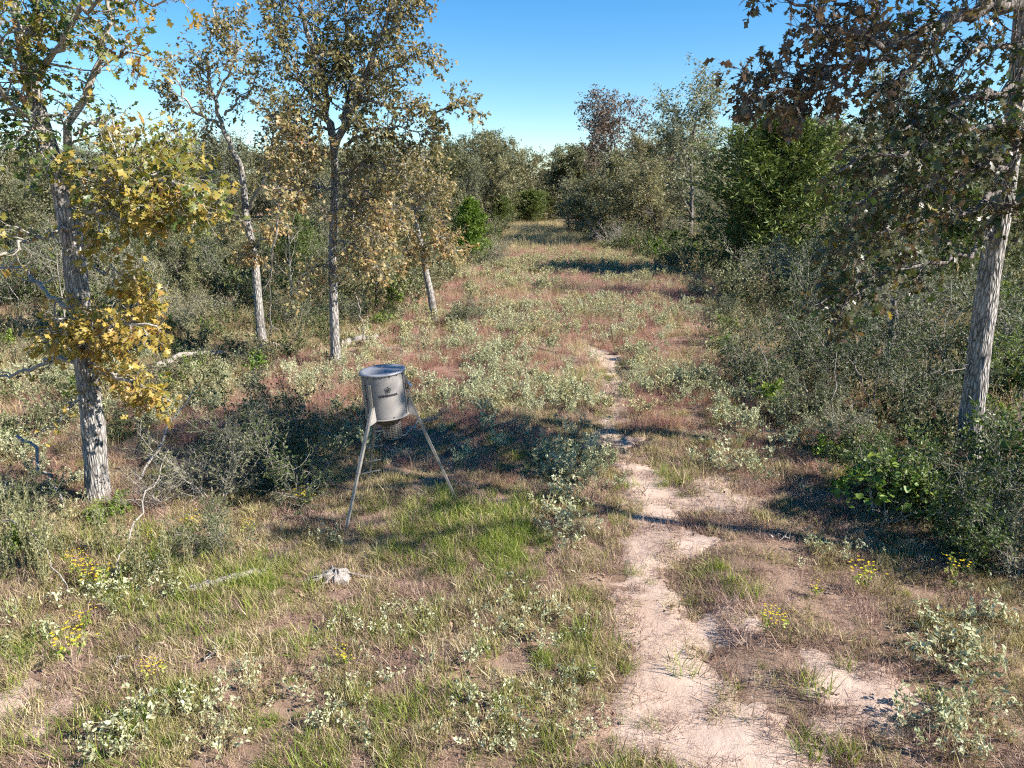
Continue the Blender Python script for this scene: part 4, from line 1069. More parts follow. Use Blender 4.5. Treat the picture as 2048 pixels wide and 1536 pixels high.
stick("dead_branch", "small bleached stick in the short grass below the rotten stump", [gp(410, 1325, .04), gp(425, 1318, .06), gp(437, 1310, .05)], .014, .008)
stick("dead_branch", "pale limb arching through the grey shrub's edge by the weeds", [at(1700, 500, 14), at(1680, 540, 14), gp(1660, 900, .3)], .008, .004, 3, .4)

# rotten stump with splintered slabs, beside the short grass
sb = gp(675, 1160)
stump = empty("rotten_stump", sb); tag(stump, "bleached rotten stump with splintered roots in the short grass", "stump")
sg = np.random.default_rng(75)
lat, lon = np.meshgrid(np.linspace(.02, 1, 22), np.linspace(0, 2 * np.pi, 41)[:-1], indexing='ij')
rr = .13 * (1 + .5 * (vnoise(np.cos(lon) * 3 + 5, np.sin(lon) * 3 + lat * 3, 4) - .5) + .25 * (vnoise(np.cos(lon) * 9 + 5, np.sin(lon) * 9 + lat * 4, 5) - .5))
V = np.stack([rr * np.sin(lat * 1.7) * np.cos(lon) * 1.25, rr * np.sin(lat * 1.7) * np.sin(lon), rr * np.cos(lat * 1.7) * .95 + .02 - .03 * (lat > .9)], -1)
idx = np.arange(22 * 40).reshape(22, 40)
gg = Geo(); gg.add(V, np.stack([idx[:-1], np.roll(idx[:-1], -1, 1), np.roll(idx[1:], -1, 1), idx[1:]], -1).reshape(-1, 4))
gg.add(np.vstack([V[0], V[0].mean(0)]), [(i, (i + 1) % 40, 40) for i in range(40)])
link("knob", gg.mesh("knob", M['dead']), stump)
for k, (a, ln, r) in enumerate([(math.pi * 1.12, .42, .035), (math.pi * 1.05, .5, .022), (math.pi * .95, .36, .03), (math.pi * 1.3, .3, .02), (.15, .38, .016), (.0, .6, .008)]):
    P = np.array([[0, 0, .09], [math.cos(a) * ln * .4, math.sin(a) * ln * .4, .085], [math.cos(a) * ln * .75, math.sin(a) * ln * .75, .03], [math.cos(a) * ln, math.sin(a) * ln, -.02]])
    Q, R, _ = poly_limb(P, r, r * .4, 9, sg, .008)
    V, F = tubes(Q, R * (1 + .2 * sg.normal(size=R.shape)), 6, sg)
    gg = Geo(); gg.add(V, F); link("root", gg.mesh("root", M['dead']), stump)

# half buried bleached log in the grass
P = [gp(365, 1188, .0), gp(410, 1176, .035), gp(450, 1165, .04), gp(500, 1152, .04), gp(530, 1143, .0)]
stick("buried_log", "bleached log half sunk in the short grass between weeds and stump", P, .055, .04, cat="log", wob=.01)

# ------------------------------------------------------------------ game feeder
fc = np.array([-1.77, 9.58]); fz = float(hgt(*fc))
feeder = empty("game_feeder", (fc[0], fc[1], fz))
tag(feeder, "tan grey metal drum game feeder on a steel tripod with a ladder", "feeder")
tiltM = Matrix.Rotation(math.radians(-4.0), 4, 'Y') @ Matrix.Rotation(math.radians(1.0), 4, 'X')
DR, DZ0, DZ1 = .305, 1.33, 1.98

def fpart(name, g, mat, parent=feeder, tilt=True, smooth=True):
    me = g.mesh(name, M[mat], smooth) if isinstance(g, Geo) else g
    if tilt:
        pv = Matrix.Translation((0, 0, DZ0)) @ tiltM @ Matrix.Translation((0, 0, -DZ0))
        me.transform(pv)
    o = link(name, me, parent)
    return o

def lathe(prof, n=64, closed=True):
    prof = np.asarray(prof, float); a = np.arange(n) / n * 2 * np.pi
    V = np.stack([prof[:, None, 0] * np.cos(a), prof[:, None, 0] * np.sin(a), np.repeat(prof[:, 1:2], n, 1)], -1)
    idx = np.arange(len(prof) * n).reshape(len(prof), n)
    F = np.stack([idx[:-1], np.roll(idx[:-1], -1, 1), np.roll(idx[1:], -1, 1), idx[1:]], -1).reshape(-1, 4)
    return V.reshape(-1, 3), F

def box(c, half, R=None):
    c = np.asarray(c, float); hx, hy, hz = half
    V = np.array([(x, y, z) for x in (-hx, hx) for y in (-hy, hy) for z in (-hz, hz)], float)
    if R is not None: V = V @ np.asarray(R).T
    return V + c, np.array([(0, 1, 3, 2), (4, 6, 7, 5), (0, 4, 5, 1), (2, 3, 7, 6), (0, 2, 6, 4), (1, 5, 7, 3)])

def bar(p, q, w, h=None, up=(0, 0, 1)):
    p, q = np.asarray(p, float), np.asarray(q, float); d = q - p; L = np.linalg.norm(d); d = d / L
    s = np.cross(d, up); s = s / np.linalg.norm(s); u = np.cross(s, d)
    return box((p + q) / 2, (L / 2, w / 2, (h or w) / 2), np.stack([d, s, u], 1))

def polar(a, r, z): return np.array([math.cos(a) * r, math.sin(a) * r, z])

# drum: slightly dented rolled sheet
V, F = lathe([(DR * .98, DZ0), (DR, DZ0 + .004), (DR, DZ0 + .03), (DR, DZ0 + .2), (DR, DZ0 + .4), (DR, DZ1 - .03), (DR, DZ1)], 72)
ang = np.arctan2(V[:, 1], V[:, 0])
V[:, :2] *= (1 + .010 * np.sin(ang * 3 + V[:, 2] * 3) * np.sin((V[:, 2] - DZ0) / (DZ1 - DZ0) * 3.14))[:, None]
drum = fpart("drum", Geo().add(V, F), 'feeder')
V, F = lathe([(DR * .9, DZ0 + .012), (DR + .012, DZ0 - .006), (DR + .014, DZ0 + .006), (DR + .006, DZ0 + .014), (DR - .002, DZ0 + .014)], 72)
fpart("bottom_rim", Geo().add(V, F), 'feeder')
V, F = lathe([(DR * .99, DZ0 + .002), (DR * .6, DZ0 - .10), (.05, DZ0 - .19), (.04, DZ0 - .22), (0.001, DZ0 - .22)], 48)
fpart("funnel", Geo().add(V, F), 'dark_steel')
V, F = lathe([(DR + .002, DZ1 - .022), (DR + .016, DZ1 - .022), (DR + .018, DZ1 - .004), (DR + .012, DZ1 + .008), (DR * .9, DZ1 + .012), (DR * .86, DZ1 + .006), (DR * .5, DZ1 + .010), (.001, DZ1 + .013)], 72)
lid = fpart("lid", Geo().add(V, F), 'lid')
FACE = -math.pi / 2 + .13            # the drum's front direction towards the camera
seamA = FACE - .95; seamB = FACE + 1.12
for a in (seamA, seamB, FACE + 2.9):
    c = polar(a, DR + .006, (DZ0 + DZ1) / 2 + .01)
    t = np.array([-math.sin(a), math.cos(a), 0]); n_ = np.array([math.cos(a), math.sin(a), 0])
    V, F = box(c, (.008, .007, (DZ1 - DZ0) / 2 - .02), np.stack([t, n_, [0, 0, 1]], 1))
    sm = fpart("seam_flange", Geo().add(V, F), 'steel', smooth=False)
    for zz in (.12, .3, .5):
        V, F = lathe([(.001, .012), (.008, .011), (.009, 0)], 10)
        V = polar(a + .05, DR, DZ0 + zz) + V @ np.stack([t, np.array([0, 0, 1.0]), n_], 0)
        fpart("bolt", Geo().add(V, F), 'bolt', sm)
for k in range(9):
    a = FACE - 1.4 + k * .35
    t = np.array([-math.sin(a), math.cos(a), 0]); n_ = np.array([math.cos(a), math.sin(a), 0])
    V, F = lathe([(.001, .010), (.007, .009), (.008, 0)], 10)
    fpart("bolt", Geo().add(polar(a, DR + .001, DZ1 - .035) + V @ np.stack([t, np.array([0, 0, 1.0]), n_], 0), F), 'bolt')
    if k % 2:
        fpart("bolt", Geo().add(polar(a, DR + .001, DZ0 + .035) + V @ np.stack([t, np.array([0, 0, 1.0]), n_], 0), F), 'bolt')

# printed emblem and lettering, wrapped on the drum
def wrap(u, v, a0, z0, r=DR + .0065):
    a = a0 + u / DR
    return np.stack([np.cos(a) * r, np.sin(a) * r, z0 + v], -1)
LOGO_A, LOGO_Z = FACE + .20, DZ0 + .435
def text_geo(body, size, a0, z0, spacing=1.0, bold=.0):
    cu = bpy.data.curves.new("lettering", 'FONT'); cu.body = body; cu.size = size; cu.align_x = 'CENTER'; cu.offset = bold; cu.space_character = spacing
    cu.resolution_u = 3
    to = bpy.data.objects.new("lettering_source", cu); COL.objects.link(to)
    bpy.context.view_layer.update()
    me = bpy.data.meshes.new_from_object(to.evaluated_get(bpy.context.evaluated_depsgraph_get()))
    COL.objects.unlink(to); bpy.data.objects.remove(to)
    co = np.zeros(len(me.vertices) * 3, np.float32); me.vertices.foreach_get("co", co); co = co.reshape(-1, 3)
    co = wrap(co[:, 0], co[:, 1], a0, z0).astype(np.float32)
    me.vertices.foreach_set("co", co.ravel()); me.materials.clear(); me.materials.append(M['print']); me.update()
    return me
fpart("lettering", text_geo("GAME", .050, LOGO_A - .235, LOGO_Z - .095, 1.0, .0025), 'print', drum)
fpart("lettering", text_geo("WINNER", .042, LOGO_A + .165, LOGO_Z - .092, 1.0, .0025), 'print', drum)
def ring_geo(ro, ri, sides, rot, sx=1.0):
    g = Geo(); a = np.arange(sides * 6) / (sides * 6)
    def shape(r):
        c = np.stack([np.cos(np.arange(sides + 1) / sides * 2 * np.pi + rot), np.sin(np.arange(sides + 1) / sides * 2 * np.pi + rot)], 1) * r
        return np.stack([np.interp(a * sides, np.arange(sides + 1), c[:, 0]) * sx, np.interp(a * sides, np.arange(sides + 1), c[:, 1])], 1)
    o, i = shape(ro), shape(ri); n = len(a)
    V = np.vstack([wrap(o[:, 0], o[:, 1], LOGO_A, LOGO_Z), wrap(i[:, 0], i[:, 1], LOGO_A, LOGO_Z)])
    g.add(V, [(k, (k + 1) % n, n + (k + 1) % n, n + k) for k in range(n)])
    return g
fpart("emblem", ring_geo(.050, .041, 5, math.pi / 2, .95), 'print', drum)
fpart("emblem", ring_geo(.027, .015, 6, math.pi / 2, 1.0), 'print', drum)
g = Geo()
for u, v, hw, hh in ((-.006, -.012, .004, .018), (.008, .004, .003, .012), (0, -.033, .010, .003)):
    uv = np.array([(u - hw, v - hh), (u + hw, v - hh), (u + hw, v + hh), (u - hw, v + hh)])
    g.add(wrap(uv[:, 0], uv[:, 1], LOGO_A, LOGO_Z, DR + .0075), [(0, 1, 2, 3)])
fpart("emblem", g, 'print', drum)

# legs: three tubes with a gusset plate on the drum and a telescoping lower half
def fl(p): p = np.array([p[0], p[1], float(hgt(p[0], p[1]))]); return p - np.array([fc[0], fc[1], fz])
feet = [fl(ground_flat(690, 1065)), fl(ground_flat(915, 1002)), fl(ground_flat(738, 962))]
PV = Matrix.Translation((0, 0, DZ0)) @ tiltM @ Matrix.Translation((0, 0, -DZ0))
for ft in feet:
    a = math.atan2(ft[1], ft[0])
    top = np.array(PV @ Vector(polar(a, DR + .024, DZ0 + .24)))
    elbow = np.array(PV @ Vector(polar(a, DR + .03, DZ0 + .20)))
    foot = ft + np.array([0, 0, -.03])
    mid = elbow + (foot - elbow) * .52
    V, F = bar(np.array(PV @ Vector(polar(a, DR + .024, DZ0 + .52))), elbow, .034, .02, (math.cos(a + .3), math.sin(a + .3), .1))
    lg = Geo().add(V, F)
    V, F = bar(elbow, mid, .040, .040, (math.cos(a), math.sin(a), .2)); lg.add(V, F)
    leg = fpart("leg", lg, 'steel', tilt=False, smooth=False)
    V, F = bar(mid - (foot - elbow) * .04, foot, .032, .032, (math.cos(a), math.sin(a), .2))
    fpart("leg_extension", Geo().add(V, F), 'steel', leg, tilt=False, smooth=False)
    t = np.array([-math.sin(a), math.cos(a), 0])
    d = (foot - elbow) / np.linalg.norm(foot - elbow)
    A = np.array(PV @ Vector(polar(a, DR + .005, DZ0 + .21))); B = np.array(PV @ Vector(polar(a, DR + .005, DZ0 - .005))); C = elbow + d * .26
    gs = Geo()
    for s in (-1, 1):
        o_ = t * s * .025
        gs.add(np.array([A + o_, B + o_ * 1.4, C + o_]), [(0, 1, 2)])
    gs.add(np.array([A - t * .025, A + t * .025, C + t * .025, C - t * .025]), [(0, 1, 2, 3)])
    fpart("gusset", gs, 'feeder', leg, tilt=False, smooth=False)
    V, F = lathe([(.001, .012), (.009, .010), (.01, 0)], 10)
    gb = Geo()
    for q in (.12, .3): gb.add(V + elbow + d * q + np.array([math.cos(a), math.sin(a), 0]) * .026, F)
    fpart("bolt", gb, 'bolt', leg, tilt=False)

# ladder on the far leg
la = math.atan2(feet[2][1], feet[2][0])
tdir = np.array([-math.sin(la), math.cos(la), 0])
lt = np.array(PV @ Vector(polar(la, DR + .06, DZ0 + .16))); lb = feet[2] + polar(la, -.05, .02)
lad = Geo()
rails = []
for s in (-1, 1):
    V, F = bar(lt + tdir * s * .15, lb + tdir * s * .13, .024, .016, (math.cos(la), math.sin(la), .2))
    ro = fpart("ladder_rail", Geo().add(V, F), 'dark_steel', tilt=False, smooth=False)
for q in (.22, .40, .58, .76, .9):
    c = lt + (lb - lt) * q
    V, F = bar(c - tdir * .155, c + tdir * .155, .024, .014, (0, 0, 1))
    fpart("ladder_rung", Geo().add(V, F), 'steel', tilt=False, smooth=False)

# spinner cage of welded wire and battery box under the funnel
cg = Geo()
cz0, cz1, cr = DZ0 - .34, DZ0 - .06, .13
for k in range(20):
    a = k / 20 * 2 * math.pi
    V, F = bar(polar(a, cr, cz0) + [.04, 0, 0], polar(a, cr, cz1) + [.04, 0, 0], .004, .004, (math.cos(a), math.sin(a), .1)); cg.add(V, F)
for z in np.linspace(cz0, cz1, 12):
    for k in range(20):
        V, F = bar(polar(k / 20 * 6.2832, cr, z) + [.04, 0, 0], polar((k + 1) / 20 * 6.2832, cr, z) + [.04, 0, 0], .004, .004); cg.add(V, F)
fpart("wire_cage", cg, 'steel', smooth=False)
V, F = box((.04, 0, DZ0 - .26), (.055, .05, .055)); fpart("motor_box", Geo().add(V, F), 'dark_steel', smooth=False)
V, F = lathe([(.001, DZ0 - .325), (.1, DZ0 - .325), (.11, DZ0 - .31)], 24); V = V + [.04, 0, 0]; fpart("spinner_plate", Geo().add(V, F), 'steel')

# solar panel on a bracket at the drum's side
pa = FACE + 1.42
c = polar(pa, DR + .055, DZ0 + .42); n_ = np.array([math.cos(pa), math.sin(pa), 0]); t = np.array([-math.sin(pa), math.cos(pa), 0])
nn = norm(n_ * .75 + np.array([0, 0, .66])); uu = np.cross(nn, t)
V, F = box(c, (.05, .045, .006), np.stack([t, uu, nn], 1)); sp = fpart("solar_panel", Geo().add(V, F), 'steel', smooth=False)
V, F = box(c + nn * .0085, (.044, .04, .002), np.stack([t, uu, nn], 1)); fpart("panel_face", Geo().add(V, F), 'lid', sp, smooth=False)
V, F = bar(polar(pa, DR, DZ0 + .36), c - nn * .006, .02, .008, t); fpart("bracket", Geo().add(V, F), 'dark_steel', sp, smooth=False)

# ------------------------------------------------------------------ ground cover
C_ = np.random.default_rng(90)
LB = np.array([(4, -9), (9, -8), (13, -7.0), (20, -5.2), (28, -4.0), (35, -3.2), (60, -1.5), (80, -1.0), (130, 2)])
RB = np.array([(4, 8), (9, 5.4), (13, 5.0), (20, 6.0), (33, 9.5), (45, 9.0), (60, 7.5), (80, 7.0), (130, 6)])
def meadow(x, y):
    l, r = np.interp(y, LB[:, 0], LB[:, 1]), np.interp(y, RB[:, 0], RB[:, 1])
    n = (fbm(x * .5, y * .5, 61) - .5) * 3
    return sstep(-.8, .8, x - l + n) * sstep(-.8, .8, r - x + n)
def bare(x, y): return sstep(-.08, .2, sandy(x, y))
def patches(x, y, lst):
    t = 0
    for px, r, sq, a in lst: t = t + a * blob(x, y, px, r, sq)
    return t
def green_amt(x, y):
    p = patches(x, y, [((950, 1075), .85, .9, 1.1), ((880, 1020), .8, .5, .6), ((330, 1200), 1.2, .6, .5), ((470, 1175), .7, .6, .6), ((1345, 960), .28, 1.6, 1.0), ((1650, 1490), .2, .8, .8), ((1120, 1340), .32, 1, 1.0),
                      ((1480, 1190), .3, 1.4, .6), ((1430, 1140), .18, 1.2, .6), ((720, 1480), .7, .6, .6), ((230, 1480), .8, .6, .4), ((1580, 1350), .3, .8, .4), ((960, 1420), .6, .6, .35)])
    return np.clip(p + sstep(.6, .72, fbm(x * 1.1, y * 1.1, 71)) * .3, 0, 1)
def red_amt(x, y):
    p = patches(x, y, [((360, 860), 1.6, .5, 1.0), ((900, 740), 2.6, .8, .8), ((800, 940), .9, .6, .9), ((1130, 530), 3.0, 1.6, 1.1), ((1420, 600), 3.0, .6, .7), ((1100, 620), 2.2, 1.2, .7), ((50, 930), 1.2, .5, .8),
                      ((1300, 830), 1.0, 1.0, .6), ((1540, 880), 1.2, .7, .4), ((960, 580), 2, .7, .5), ((580, 1000), .6, .5, .6)])
    return np.clip(p + sstep(.42, .56, fbm(x * .55, y * .4, 72)) * .85, 0, 1)
def cro_amt(x, y):
    p = patches(x, y, [((1010, 800), 1.5, .8, 1.0), ((1130, 940), .55, 1.6, 1.2), ((900, 700), 2, .5, .5), ((1000, 640), 2.6, .8, .8), ((1000, 540), 3.2, 1.0, 1.2), ((1240, 530), 3.5, 1.1, 1.0), ((1330, 640), 3, .8, .7),
                      ((110, 770), 1.6, .6, .8), ((480, 760), 2.0, .5, .8), ((700, 770), 1.0, .5, .7), ((1370, 770), .8, .8, .5), ((690, 880), .5, .6, .9), ((30, 900), .7, .6, .7)])
    return np.clip(p + sstep(.56, .68, fbm(x * .6 + 9, y * .45, 73)) * .5, 0, 1)

def verge(x, y):
    return np.clip(patches(x, y, [((1750, 1400), 1.5, 1.2, 1.0), ((1580, 1230), .9, 1.2, .8), ((1520, 980), 1.3, .9, .9), ((1480, 1080), .8, .7, .7), ((1180, 1040), .35, 1.2, .6), ((1130, 1150), .35, .9, .5), ((620, 1060), .5, .8, .7), ((850, 1190), .4, .4, .5), ((560, 1360), .6, .4, .4)]), 0, 1)

def tufts(kind_name, mat, count, many=1, gap=.1, **kw):
    out = []
    for _ in range(count):
        g = Geo()
        for q in range(many):
            t = gen_tuft(C_, **kw); a = q * 2.4 + C_.random()
            r = gap * math.sqrt(q + .3 * C_.random()) if many > 1 else 0
            g.add(t.V[0] * (.6 + .7 * C_.random()) + np.array([math.cos(a) * r, math.sin(a) * r, 0]), t.F[0].reshape(-1, 4), t.T[0])
        out.append((kind_name, g.mesh(kind_name, M[mat])))
    return out

near_fade = lambda y: sstep(19, 13, y)
OL = tufts("olive_tuft", 'g_olive', 6, 4, .11, n=44, h=.115, w=.0065, rad=.09, lean=1.0, curl=.9)
p = spread_pts(3.6, 20, 27, C_, lambda x, y: (1 - bare(x, y)) * near_fade(y) * (.35 + .65 * sstep(.35, .5, fbm(x * 1.6, y * 1.6, 81))) * (1 - .6 * red_amt(x, y) * sstep(10, 12, y)) * (1 - .7 * verge(x, y)))
scatter("short_grass", "short olive and straw coloured grass around the feeder", "grass", OL, p, .55 + .75 * C_.random(len(p)), C_)
GR = tufts("green_tuft", 'g_green', 4, n=48, h=.18, w=.0065, rad=.09, lean=.9, curl=.9)
p = spread_pts(3.6, 22, 85, C_, lambda x, y: (1 - .75 * bare(x, y)) * green_amt(x, y) * near_fade(y) * (1 - .7 * verge(x, y)))
scatter("green_grass", "bright green grass patches in front of the feeder", "grass", GR, p, .55 + .8 * C_.random(len(p)), C_)
DR_ = tufts("brown_tuft", 'g_dead', 5, 3, .12, n=46, h=.12, w=.005, rad=.12, lean=1.3, curl=.9)
p = spread_pts(3.6, 16, 27, C_, lambda x, y: np.clip(.75 * verge(x, y) * (.35 + .65 * sstep(.42, .55, fbm(x * 2.5, y * 2.5, 86))) + .5 * blob(x, y, (1450, 1420), .5, .6) * sstep(.42, .55, fbm(x * 2.5, y * 2.5, 86)) + (.18 + .5 * sstep(-.35, .05, sandy(x, y)) * sstep(.35, -.1, sandy(x, y)) + .45 * sstep(-.2, .3, sandy(x, y)) * sstep(.5, .6, fbm(x * 2.2, y * 2.2, 83)) + (1 - bare(x, y)) * sstep(.42, .55, fbm(x * .9, y * .9, 82))), 0, 1))
scatter("dead_grass", "dead brown creeping grass mats on the sand and between tufts", "grass", DR_, p, .6 + .8 * C_.random(len(p)), C_)

RD = tufts("rust_tuft", 'g_red', 6, 4, .16, n=60, h=.34, w=.004, rad=.13, lean=.55, curl=.5)
p1 = spread_pts(6.5, 20, 9, C_, lambda x, y: (1 - bare(x, y)) * red_amt(x, y) * sstep(8.5, 11, y + .3 * x * 0))
p2 = spread_pts(20, 62, 4, C_, lambda x, y: np.clip(red_amt(x, y) + .25, 0, 1) * (.15 + .85 * meadow(x, y)))
p = np.vstack([p1, p2])
scatter("rust_grass", "rust red dry grass filling the clearing", "grass", RD, p, (.5 + .6 * C_.random(len(p))) * np.where(p[:, 1] > 20, 1.45, np.where(p[:, 1] > 12, 1.0, .75)), C_)

OL2 = tufts("olive_clump", 'g_olive', 5, 4, .22, n=50, h=.36, w=.008, rad=.2, lean=.9, curl=.9)
p1 = spread_pts(12, 24, 3.4, C_, lambda x, y: (1 - bare(x, y)) * sstep(12, 16, y) * .9 * (1 - .6 * meadow(x, y)))
p2 = spread_pts(24, 70, 1.2, C_, lambda x, y: .9 - .5 * meadow(x, y))
p = np.vstack([p1, p2])
scatter("tall_grass", "olive tan grass under the weeds of the clearing and woods", "grass", OL2, p, (.6 + .6 * C_.random(len(p))) * np.where(p[:, 1] > 24, 1.5, 1.0), C_)

ST = tufts("straw_clump", 'g_straw', 4, n=60, h=.5, w=.012, rad=.35, lean=.6, curl=.5)
p = spread_pts(55, 135, 3.2, C_, lambda x, y: meadow(x, y) * (.4 + .6 * sstep(64, 76, y)))
p3 = spread_pts(10, 55, 1.6, C_, lambda x, y: sstep(.52, .62, fbm(x * .7, y * .5, 88)) * .9)
p = np.vstack([p, p3])
scatter("straw_grass", "pale straw grass lit by the sun at the clearing's far end", "grass", ST, p, (.55 + .6 * C_.random(len(p))) * np.where(p[:, 1] > 55, 1.5, .7), C_)

def weed_protos(name, mat, cnt, **kw):
    out = []
    for _ in range(cnt):
        w, f = gen_croton(C_, **kw)
        for v, ff in zip(w.V, w.F): pass
        off = 0
        for v, ff in zip(w.V, w.F):
            f.add(v, ff.reshape(-1, 4) - off, .3); off += len(v)
        out.append((name, f.mesh(name, M[mat])))
    return out
CR = weed_protos("pale_weed", 'croton', 5, H=.5, stems=7, per=44, leaf=.04, W=.5)
CY = weed_protos("yellow_weed", 'croton_yellow', 5, H=.6, stems=9, per=44, leaf=.055, W=.5)
p1 = spread_pts(9.2, 20, 17, C_, lambda x, y: (1 - bare(x, y)) * np.clip(cro_amt(x, y) * .95 + .03, 0, 1) * sstep(9.2, 11, y))
p2 = spread_pts(20, 40, 5.5, C_, lambda x, y: np.clip(cro_amt(x, y) * .9 + .02, 0, 1) * (.4 + .6 * meadow(x, y)))
p = np.vstack([p1, p2])
scatter("pale_weeds", "silvery green weeds massed through the clearing behind the feeder", "weeds", CR, p, (.4 + .65 * C_.random(len(p))) * np.where(p[:, 1] > 20, 1.1, 1.0), C_)
p1 = spread_pts(13, 30, 4.0, C_, lambda x, y: (1 - bare(x, y)) * cro_amt(x + 3, y + 1) * .8)
p2 = spread_pts(26, 80, 3.2, C_, lambda x, y: np.clip(cro_amt(x, y) + .06, 0, 1) * (.2 + .8 * meadow(x, y)))
p = np.vstack([p1, p2])
scatter("yellow_weeds", "pale yellow weeds massed along the clearing's far half", "weeds", CY, p, (.45 + .6 * C_.random(len(p))) * np.where(p[:, 1] > 30, 1.15, .85), C_)

# mixed green undergrowth in the woods
UG = weed_protos("green_weed", 'shrub', 2, H=.7, stems=9, per=56, leaf=.045, W=.7) + weed_protos("grey_weed", 'shrub_grey', 3, H=.7, stems=9, per=56, leaf=.045, W=.7) + weed_protos("lime_weed", 'lime', 1, H=.6, stems=7, per=40, leaf=.06, W=.6) + weed_protos("dry_weed", 'g_straw', 2, H=.8, stems=12, per=8, leaf=.03, W=.7) + weed_protos("rust_weed", 'far_brown', 1, H=.6, stems=9, per=40, leaf=.04, W=.7)
p1 = spread_pts(8, 26, 3.2, C_, lambda x, y: (1 - meadow(x, y)) * (.3 + .7 * sstep(.4, .55, fbm(x * .6, y * .6, 91))) * sstep(9, 12, y) * (1 - bare(x, y)))
p2 = spread_pts(26, 80, 1.1, C_, lambda x, y: (1 - meadow(x, y)))
p = np.vstack([p1, p2])
scatter("undergrowth", "mixed green and grey undergrowth beneath the trees", "undergrowth", UG, p, (.5 + .8 * C_.random(len(p))) * np.where(p[:, 1] > 26, 2.0, 1.0), C_)

# fallen leaves and twigs
lt_ = []
for k in range(5):
    gg = Geo()
    n = 7
    pos = np.column_stack([C_.normal(size=(n, 2)) * .16, .012 + .02 * C_.random(n)])
    put_leaves(gg, OAK2 if k % 2 else SIMPLE, pos, np.column_stack([C_.normal(size=(n, 2)), C_.normal(size=n) * .25]), np.column_stack([C_.normal(size=(n, 2)) * .4, np.ones(n)]), .06 + .05 * C_.random(n), C_.random(n))
    P = paths(np.column_stack([C_.normal(size=(3, 2)) * .15, np.full(3, .012)]), np.column_stack([C_.normal(size=(3, 2)), C_.normal(size=3) * .1]), .1 + .15 * C_.random(3), 4, .15, (0, 0, 0), C_)
    V, F = tubes(P, np.full((3, 4), .0025), 3, C_); gg.add(V, F, .3)
    lt_.append(("leaf_scatter", gg.mesh("leaf_scatter", M['litter'])))
p = spread_pts(3.6, 15, 16, C_, lambda x, y: .06 + .5 * sstep(.5, .64, fbm(x * 1.8, y * 1.8, 84)) * (1 - .1 * bare(x, y)))
scatter("leaf_litter", "brown fallen leaves and twigs scattered over sand and grass", "leaves", lt_, p, .3 + .5 * C_.random(len(p)), C_, tilt=.05, zoff=.012)

# ------------------------------------------------------------------ single weeds and flowers near the camera
def weed_kind(**kw):
    w, f = gen_croton(C_, **kw)
    return (w.mesh("stems", M['g_olive']), f.mesh("foliage", M['croton']))
WK = [weed_kind(H=.26, stems=3, per=22, leaf=.036, W=.75) for _ in range(6)]
def weed_group(cx, cy, rx, ry, n, label, group, s=1.0):
    for k in range(n):
        a, r = C_.random() * 6.283, math.sqrt(C_.random())
        x, y = cx + math.cos(a) * r * rx, cy + math.sin(a) * r * ry
        if y > 1530 or x < 4 or x > 2044: continue
        q = ground(x, y)
        place(WK[int(C_.integers(6))], "pale_weed", label, "weed", tuple(q), s * (.5 + .68 * C_.random()), C_.random() * 6.28, group, parts=("stems", "foliage"))
weed_group(1130, 1000, 60, 110, 40, "pale weed packed along the track's edge past the feeder's straight leg", "weeds along the track edge", 1.5)
weed_group(780, 1300, 190, 90, 30, "silvery weed in the mown grass below the rotten stump", "weeds below the stump", .85)
weed_group(1070, 1240, 130, 70, 26, "silvery weed in the grass between green patch and sand", "weeds beside the sand", .9)
weed_group(540, 1440, 230, 90, 30, "silvery weed in the short grass along the photo's lower edge", "weeds along the lower edge", .9)
weed_group(1060, 1440, 190, 85, 34, "silvery weed in the grass where the sand widens", "weeds where the sand widens", .9)
weed_group(220, 1480, 110, 45, 14, "pale weed on the bare soil in the lower corner", "weeds in the lower corner", 1.15)
weed_group(130, 1250, 120, 70, 12, "pale weed at the edge of the bare soil beside tall weeds", "weeds beside the bare soil", 1.0)
weed_group(290, 1180, 90, 40, 14, "silvery weed leaning out at the foot of the cane clump", "weeds at the cane clump", 1.1)
weed_group(1930, 1290, 110, 100, 22, "cream coloured weed in the shade below the big green shrub", "weeds below the green shrub", 1.4)
weed_group(1920, 1460, 120, 60, 18, "cream coloured weed in the lower corner past the sand", "weeds past the sand", 1.3)
weed_group(1620, 1110, 140, 40, 14, "pale weed standing in the trunk's bar of shade", "weeds in the shade bar", .9)
weed_group(670, 1070, 50, 35, 5, "pale weed at the feeder's nearest foot", "weeds at the feeder's foot", 1.1)
weed_group(1500, 900, 150, 50, 20, "pale weed on the shady verge between sand and thicket", "weeds on the shady verge", 1.5)
weed_group(130, 1060, 130, 60, 12, "pale weed among the tall green stems near the autumn oak", "weeds among tall stems", 1.3)

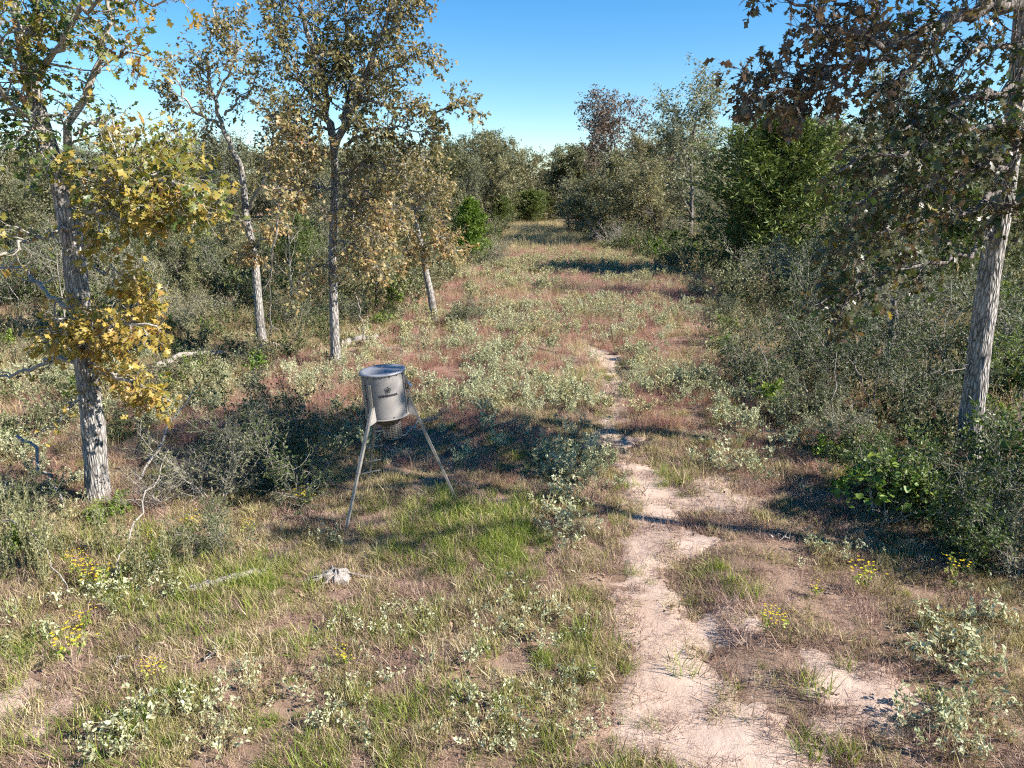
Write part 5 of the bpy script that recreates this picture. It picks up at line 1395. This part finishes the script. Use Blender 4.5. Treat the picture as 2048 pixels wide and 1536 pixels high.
# yellow flowers
def flower_kind(h, n):
    w, f = gen_croton(C_, H=h, stems=4, per=12, leaf=.04, W=.35)
    fl_ = Geo()
    pos = np.column_stack([C_.normal(size=(n, 2)) * .07, h * (.8 + .35 * C_.random(n))])
    for q in range(5):
        a = q * 1.2566
        put_leaves(fl_, OVAL, pos, np.tile([math.cos(a), math.sin(a), .3], (n, 1)), np.tile([0, 0, 1.0], (n, 1)), np.full(n, .015), C_.random(n))
    return (w.mesh("stems", M['g_olive']), f.mesh("foliage", M['g_green']), fl_.mesh("flowers", M['yellow']))
FK = [flower_kind(.22, 16), flower_kind(.3, 26)]
for x, y, lab in [
    (180, 1175, "yellow flower clump tallest among weeds below the autumn oak"), (205, 1185, "yellow flower clump beside the tallest one"), (160, 1155, "yellow flower clump behind the tallest one"),
    (315, 1095, "yellow flowers beside the low dark shrub"), (390, 1085, "orange yellow flowers over the low dark shrub"), (500, 1075, "yellow flowers in the brown grass near the feeder's foot"), (610, 1020, "yellow flowers in brown grass by the feeder's ladder"),
    (170, 1262, "yellow flowers on the short grass above the bare soil"), (150, 1335, "small yellow flower beside the bare soil"), (310, 1372, "spreading yellow flowers below the bleached stick"),
    (690, 1340, "lone yellow flower in mown grass below the stump"), (1545, 1275, "yellow green flower beside the sand's far rim"), (1630, 1197, "yellow flower in dry grass past the sand"), (1720, 1188, "yellow flower at the shade's lower edge"), (1900, 1172, "yellow flower under the big green shrub")]:
    place(FK[int(C_.integers(2))], "yellow_flower", lab, "flower", tuple(ground(x, y)), .75 + .5 * C_.random(), C_.random() * 6, "yellow flowers in the grass", parts=("stems", "foliage", "flowers"))

# tall green stalks (goldenrod) by the autumn oak
GK = []
for _ in range(2):
    n = 5
    P = paths(np.column_stack([C_.normal(size=(n, 2)) * .06, np.full(n, -.02)]), np.column_stack([C_.normal(size=(n, 2)) * .12, np.ones(n)]), .75 + .3 * C_.random(n), 8, .05, (0, 0, .02), C_)
    w = Geo(); V, F = tubes(P, taper(np.full(n, .005), np.full(n, .002), 8), 4, C_); w.add(V, F)
    pos, ax, nr = leaves_on(P, 60, C_, .1, .004, droop=.35, spread=.8)
    f = Geo(); put_leaves(f, NEEDLE, pos, ax, nr, .06 * (.5 + .7 * C_.random(len(pos))), .2 + .8 * C_.random(len(pos)))
    GK.append((w.mesh("stems", M['g_olive']), f.mesh("foliage", M['shrub_grey'])))
for k in range(26):
    x, y = [(60, 1130), (120, 1110), (20, 1160), (200, 1130), (110, 1170), (330, 1150), (290, 1160), (40, 1090)][k % 8]
    q = ground(np.clip(x + C_.normal() * 22, 3, 2000), y + C_.normal() * 12)
    place(GK[k % 2], "green_stalk", "tall narrow green stalk in the weed bed below the autumn oak", "weed", tuple(q), .6 + .5 * C_.random(), C_.random() * 6, "tall stalks in the weed bed", parts=("stems", "foliage"))
